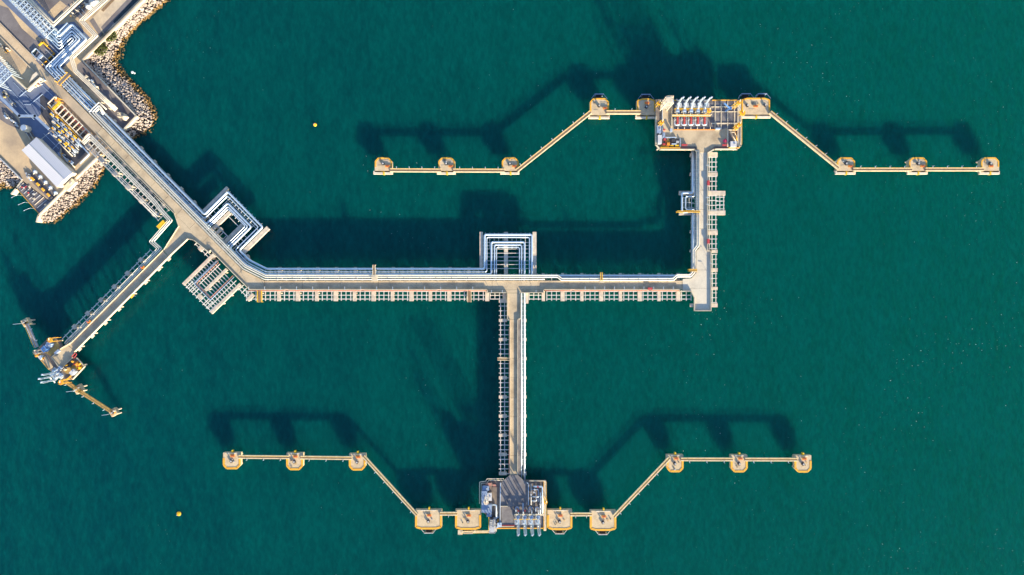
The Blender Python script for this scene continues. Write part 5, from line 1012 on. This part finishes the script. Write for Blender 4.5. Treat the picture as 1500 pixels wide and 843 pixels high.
single = set(id(c) for c in cand[:300])
mbs = {}
for c in cand:
    s, p, lab, mb, k, sc3, rz, sz = c
    if id(c) in single:
        o = bpy.data.objects.new('boulder', protos[k]); col.objects.link(o); o.location = p; o.scale = [sz * t for t in sc3]; o.rotation_euler = (rz * .7, rz * .3, rz)
        tag(o, 'large pale boulder lying on the %s rock slope of the shore' % {'upper': 'upper right', 'lower': 'lower', 'left': 'left'}[lab], 'boulder', 'large boulders on the %s rock slope' % lab)
    else:
        mt = Matrix.Rotation(rz, 3, 'Z') @ Matrix.Rotation(rz * .3, 3, 'Y')
        mb.add([tuple(p + mt @ Vector((v.co.x * sz * sc3[0], v.co.y * sz * sc3[1], v.co.z * sz * sc3[2]))) for v in protos[k].vertices], [tuple(f.vertices) for f in protos[k].polygons]); mbs[lab] = mb
for lab, mb in mbs.items(): tag(mb.build('rock_armour', m_rock, fix=False), 'pale tumbled boulders massed on the %s rock slope of the shore' % {'upper': 'upper right', 'lower': 'lower', 'left': 'left'}[lab], 'rocks', kind='stuff')
p = w(193.5, 106, .3); mb = MB(); mb.cyl(p.x, p.y, -.2, .25, 1.0, 9, .6); mb.cyl(p.x + 1.3, p.y - .5, -.2, .2, .7, 8, .4)
tag(mb.build('washed_rock', m_foam, at=(p.x, p.y, 0)), 'small pale rock washed white just off the upper rock slope', 'rock')

sheet('paving', [B(0.5, 20), B(72, 20), B(72, .2), B(.5, .2)], ZL + .05, m_dark)  # dark sheet puts shade into the gaps under the straight pipe bank
for k, (q, r, h, lab) in enumerate((((136.5, 2.5), 2.6, 3, 'white round tank at the top edge of the land between the pipe banks'), ((128, 9), 1.5, 2.2, 'smaller white round tank below the one at the top edge'))):
    p = w(*q, ZL + h); rt = root('storage_tank', lab, 'tank', (p.x, p.y, ZL), 'white tanks at the top edge'); MB().cyl(p.x, p.y, ZL, ZL + h, r, 20).build('shell', m_white, rt, True); MB().cyl(p.x, p.y, ZL + h + .01, ZL + h + .5, r * .98, 20, .2).build('lid', m_roof, rt, True); MB().cyl(p.x + r * .4, p.y, ZL + h, ZL + h + .9, .25, 8).build('hatch', m_galv, rt)
for k, (a, b) in enumerate((((112, 14), (121, 24)), ((116, 10), (125, 20)))):
    pipe('service_pipe', ('left', 'right')[k] + ' short grey pipe in the paved corner below the white tanks', [a, b], 1.2, ZL + .6, m_galv, 'pipelines on land')

sheet('paving', [(-10, 146), (4, 152), (18, 166), (30, 182), (28, 190), (10, 182), (-10, 168)], ZL + .06, m_yardd)
sheet('paving', [B(-150, 57), B(-66, 57), B(-66, 62), B(-150, 62)], ZL + .07, m_blueshade)  # shade of the cream pipe bank, painted as a blue strip
sheet('paving', [(60, 100), (62, 97), (80, 79.5), (82, 82), (63, 103)], ZL + .08, m_dark)
def clutter(label, spots, mats, n, seed, rot=ROT_B):
    r_ = random.Random(seed); c = spots[0]; rt = root('equipment_skid', label, 'equipment skid', w(*c, ZL), 'equipment skids on land')
    for i in range(n):
        (x0, y0), (x1, y1) = spots[0], spots[1]; t = r_.random(); p = w(x0 + (x1 - x0) * t + r_.uniform(-2.4, 2.4), y0 + (y1 - y0) * t + r_.uniform(-2.4, 2.4), ZL); h = r_.uniform(.4, 1.7)
        MB().box((p.x, p.y, ZL + .1 + h / 2), (r_.uniform(.5, 1.7), r_.uniform(.3, 1), h), rot).build('skid_block', r_.choice(mats), rt)
    a, b = spots; pipe('skid_pipe', '', [a, b], .9, ZL + .9, mats[0], parent=rt)
clutter('red and white equipment skid inside the folded wall of the bund', ((52, 126), (66, 118)), (m_pale, m_redp, m_white, m_galv), 16, 1)
clutter('orange and tan heap of gear at the left edge above the second truss', ((2, 66), (12, 76)), (m_ytrim, m_tan, m_pale, m_dark), 16, 2)
clutter('pale gear lined along the upper edge of the sandy yard', ((8, 166), (28, 186)), (m_pale, m_galv, m_dark, m_white), 18, 3)
clutter('white and grey gear lined up beside the upper warehouse wall', ((88, 224), (110, 246)), (m_white, m_galv, m_ytrim, m_bluel), 20, 4)
clutter('green and grey gear lined under the pale blue covered walkway', ((6, 136), (24, 157)), (m_galv, m_tan, m_dark, m_pale), 14, 5)
clutter('dark gear scattered over the paved corner by the white tanks', ((106, 24), (124, 6)), (m_dark, m_galv, m_tan, m_pale), 16, 6)
clutter('gear lined along the outer side of the bank of cream pipes', ((126, 112), (146, 132)), (m_cream, m_galv, m_pale, m_white), 12, 7)
clutter('yellow and white gear beside the row of white pumps', ((40, 256), (50, 266)), (m_ytrim, m_white, m_pale, m_galv), 10, 8)
clutter('yellow and dark gear on the outer edge of the low pale rack', (B(30, -34), B(70, -34)), (m_yellow, m_pale, m_galv, m_dark), 16, 9)
for k, (a, b, m) in enumerate((((20, 146), (50, 176), m_bluel), ((64, 196), (86, 218), m_bluel), ((58, 206), (78, 190), m_galv), ((70, 226), (88, 208), m_bluel))):
    pipe('service_pipe', ('long', 'second', 'crossing', 'last')[k] + ' thin pale blue service pipe over the blue grey paving', [a, b], .9, ZL + .8, m, 'thin service pipes of the bund')  # blue of the ground here is shade put into its colour
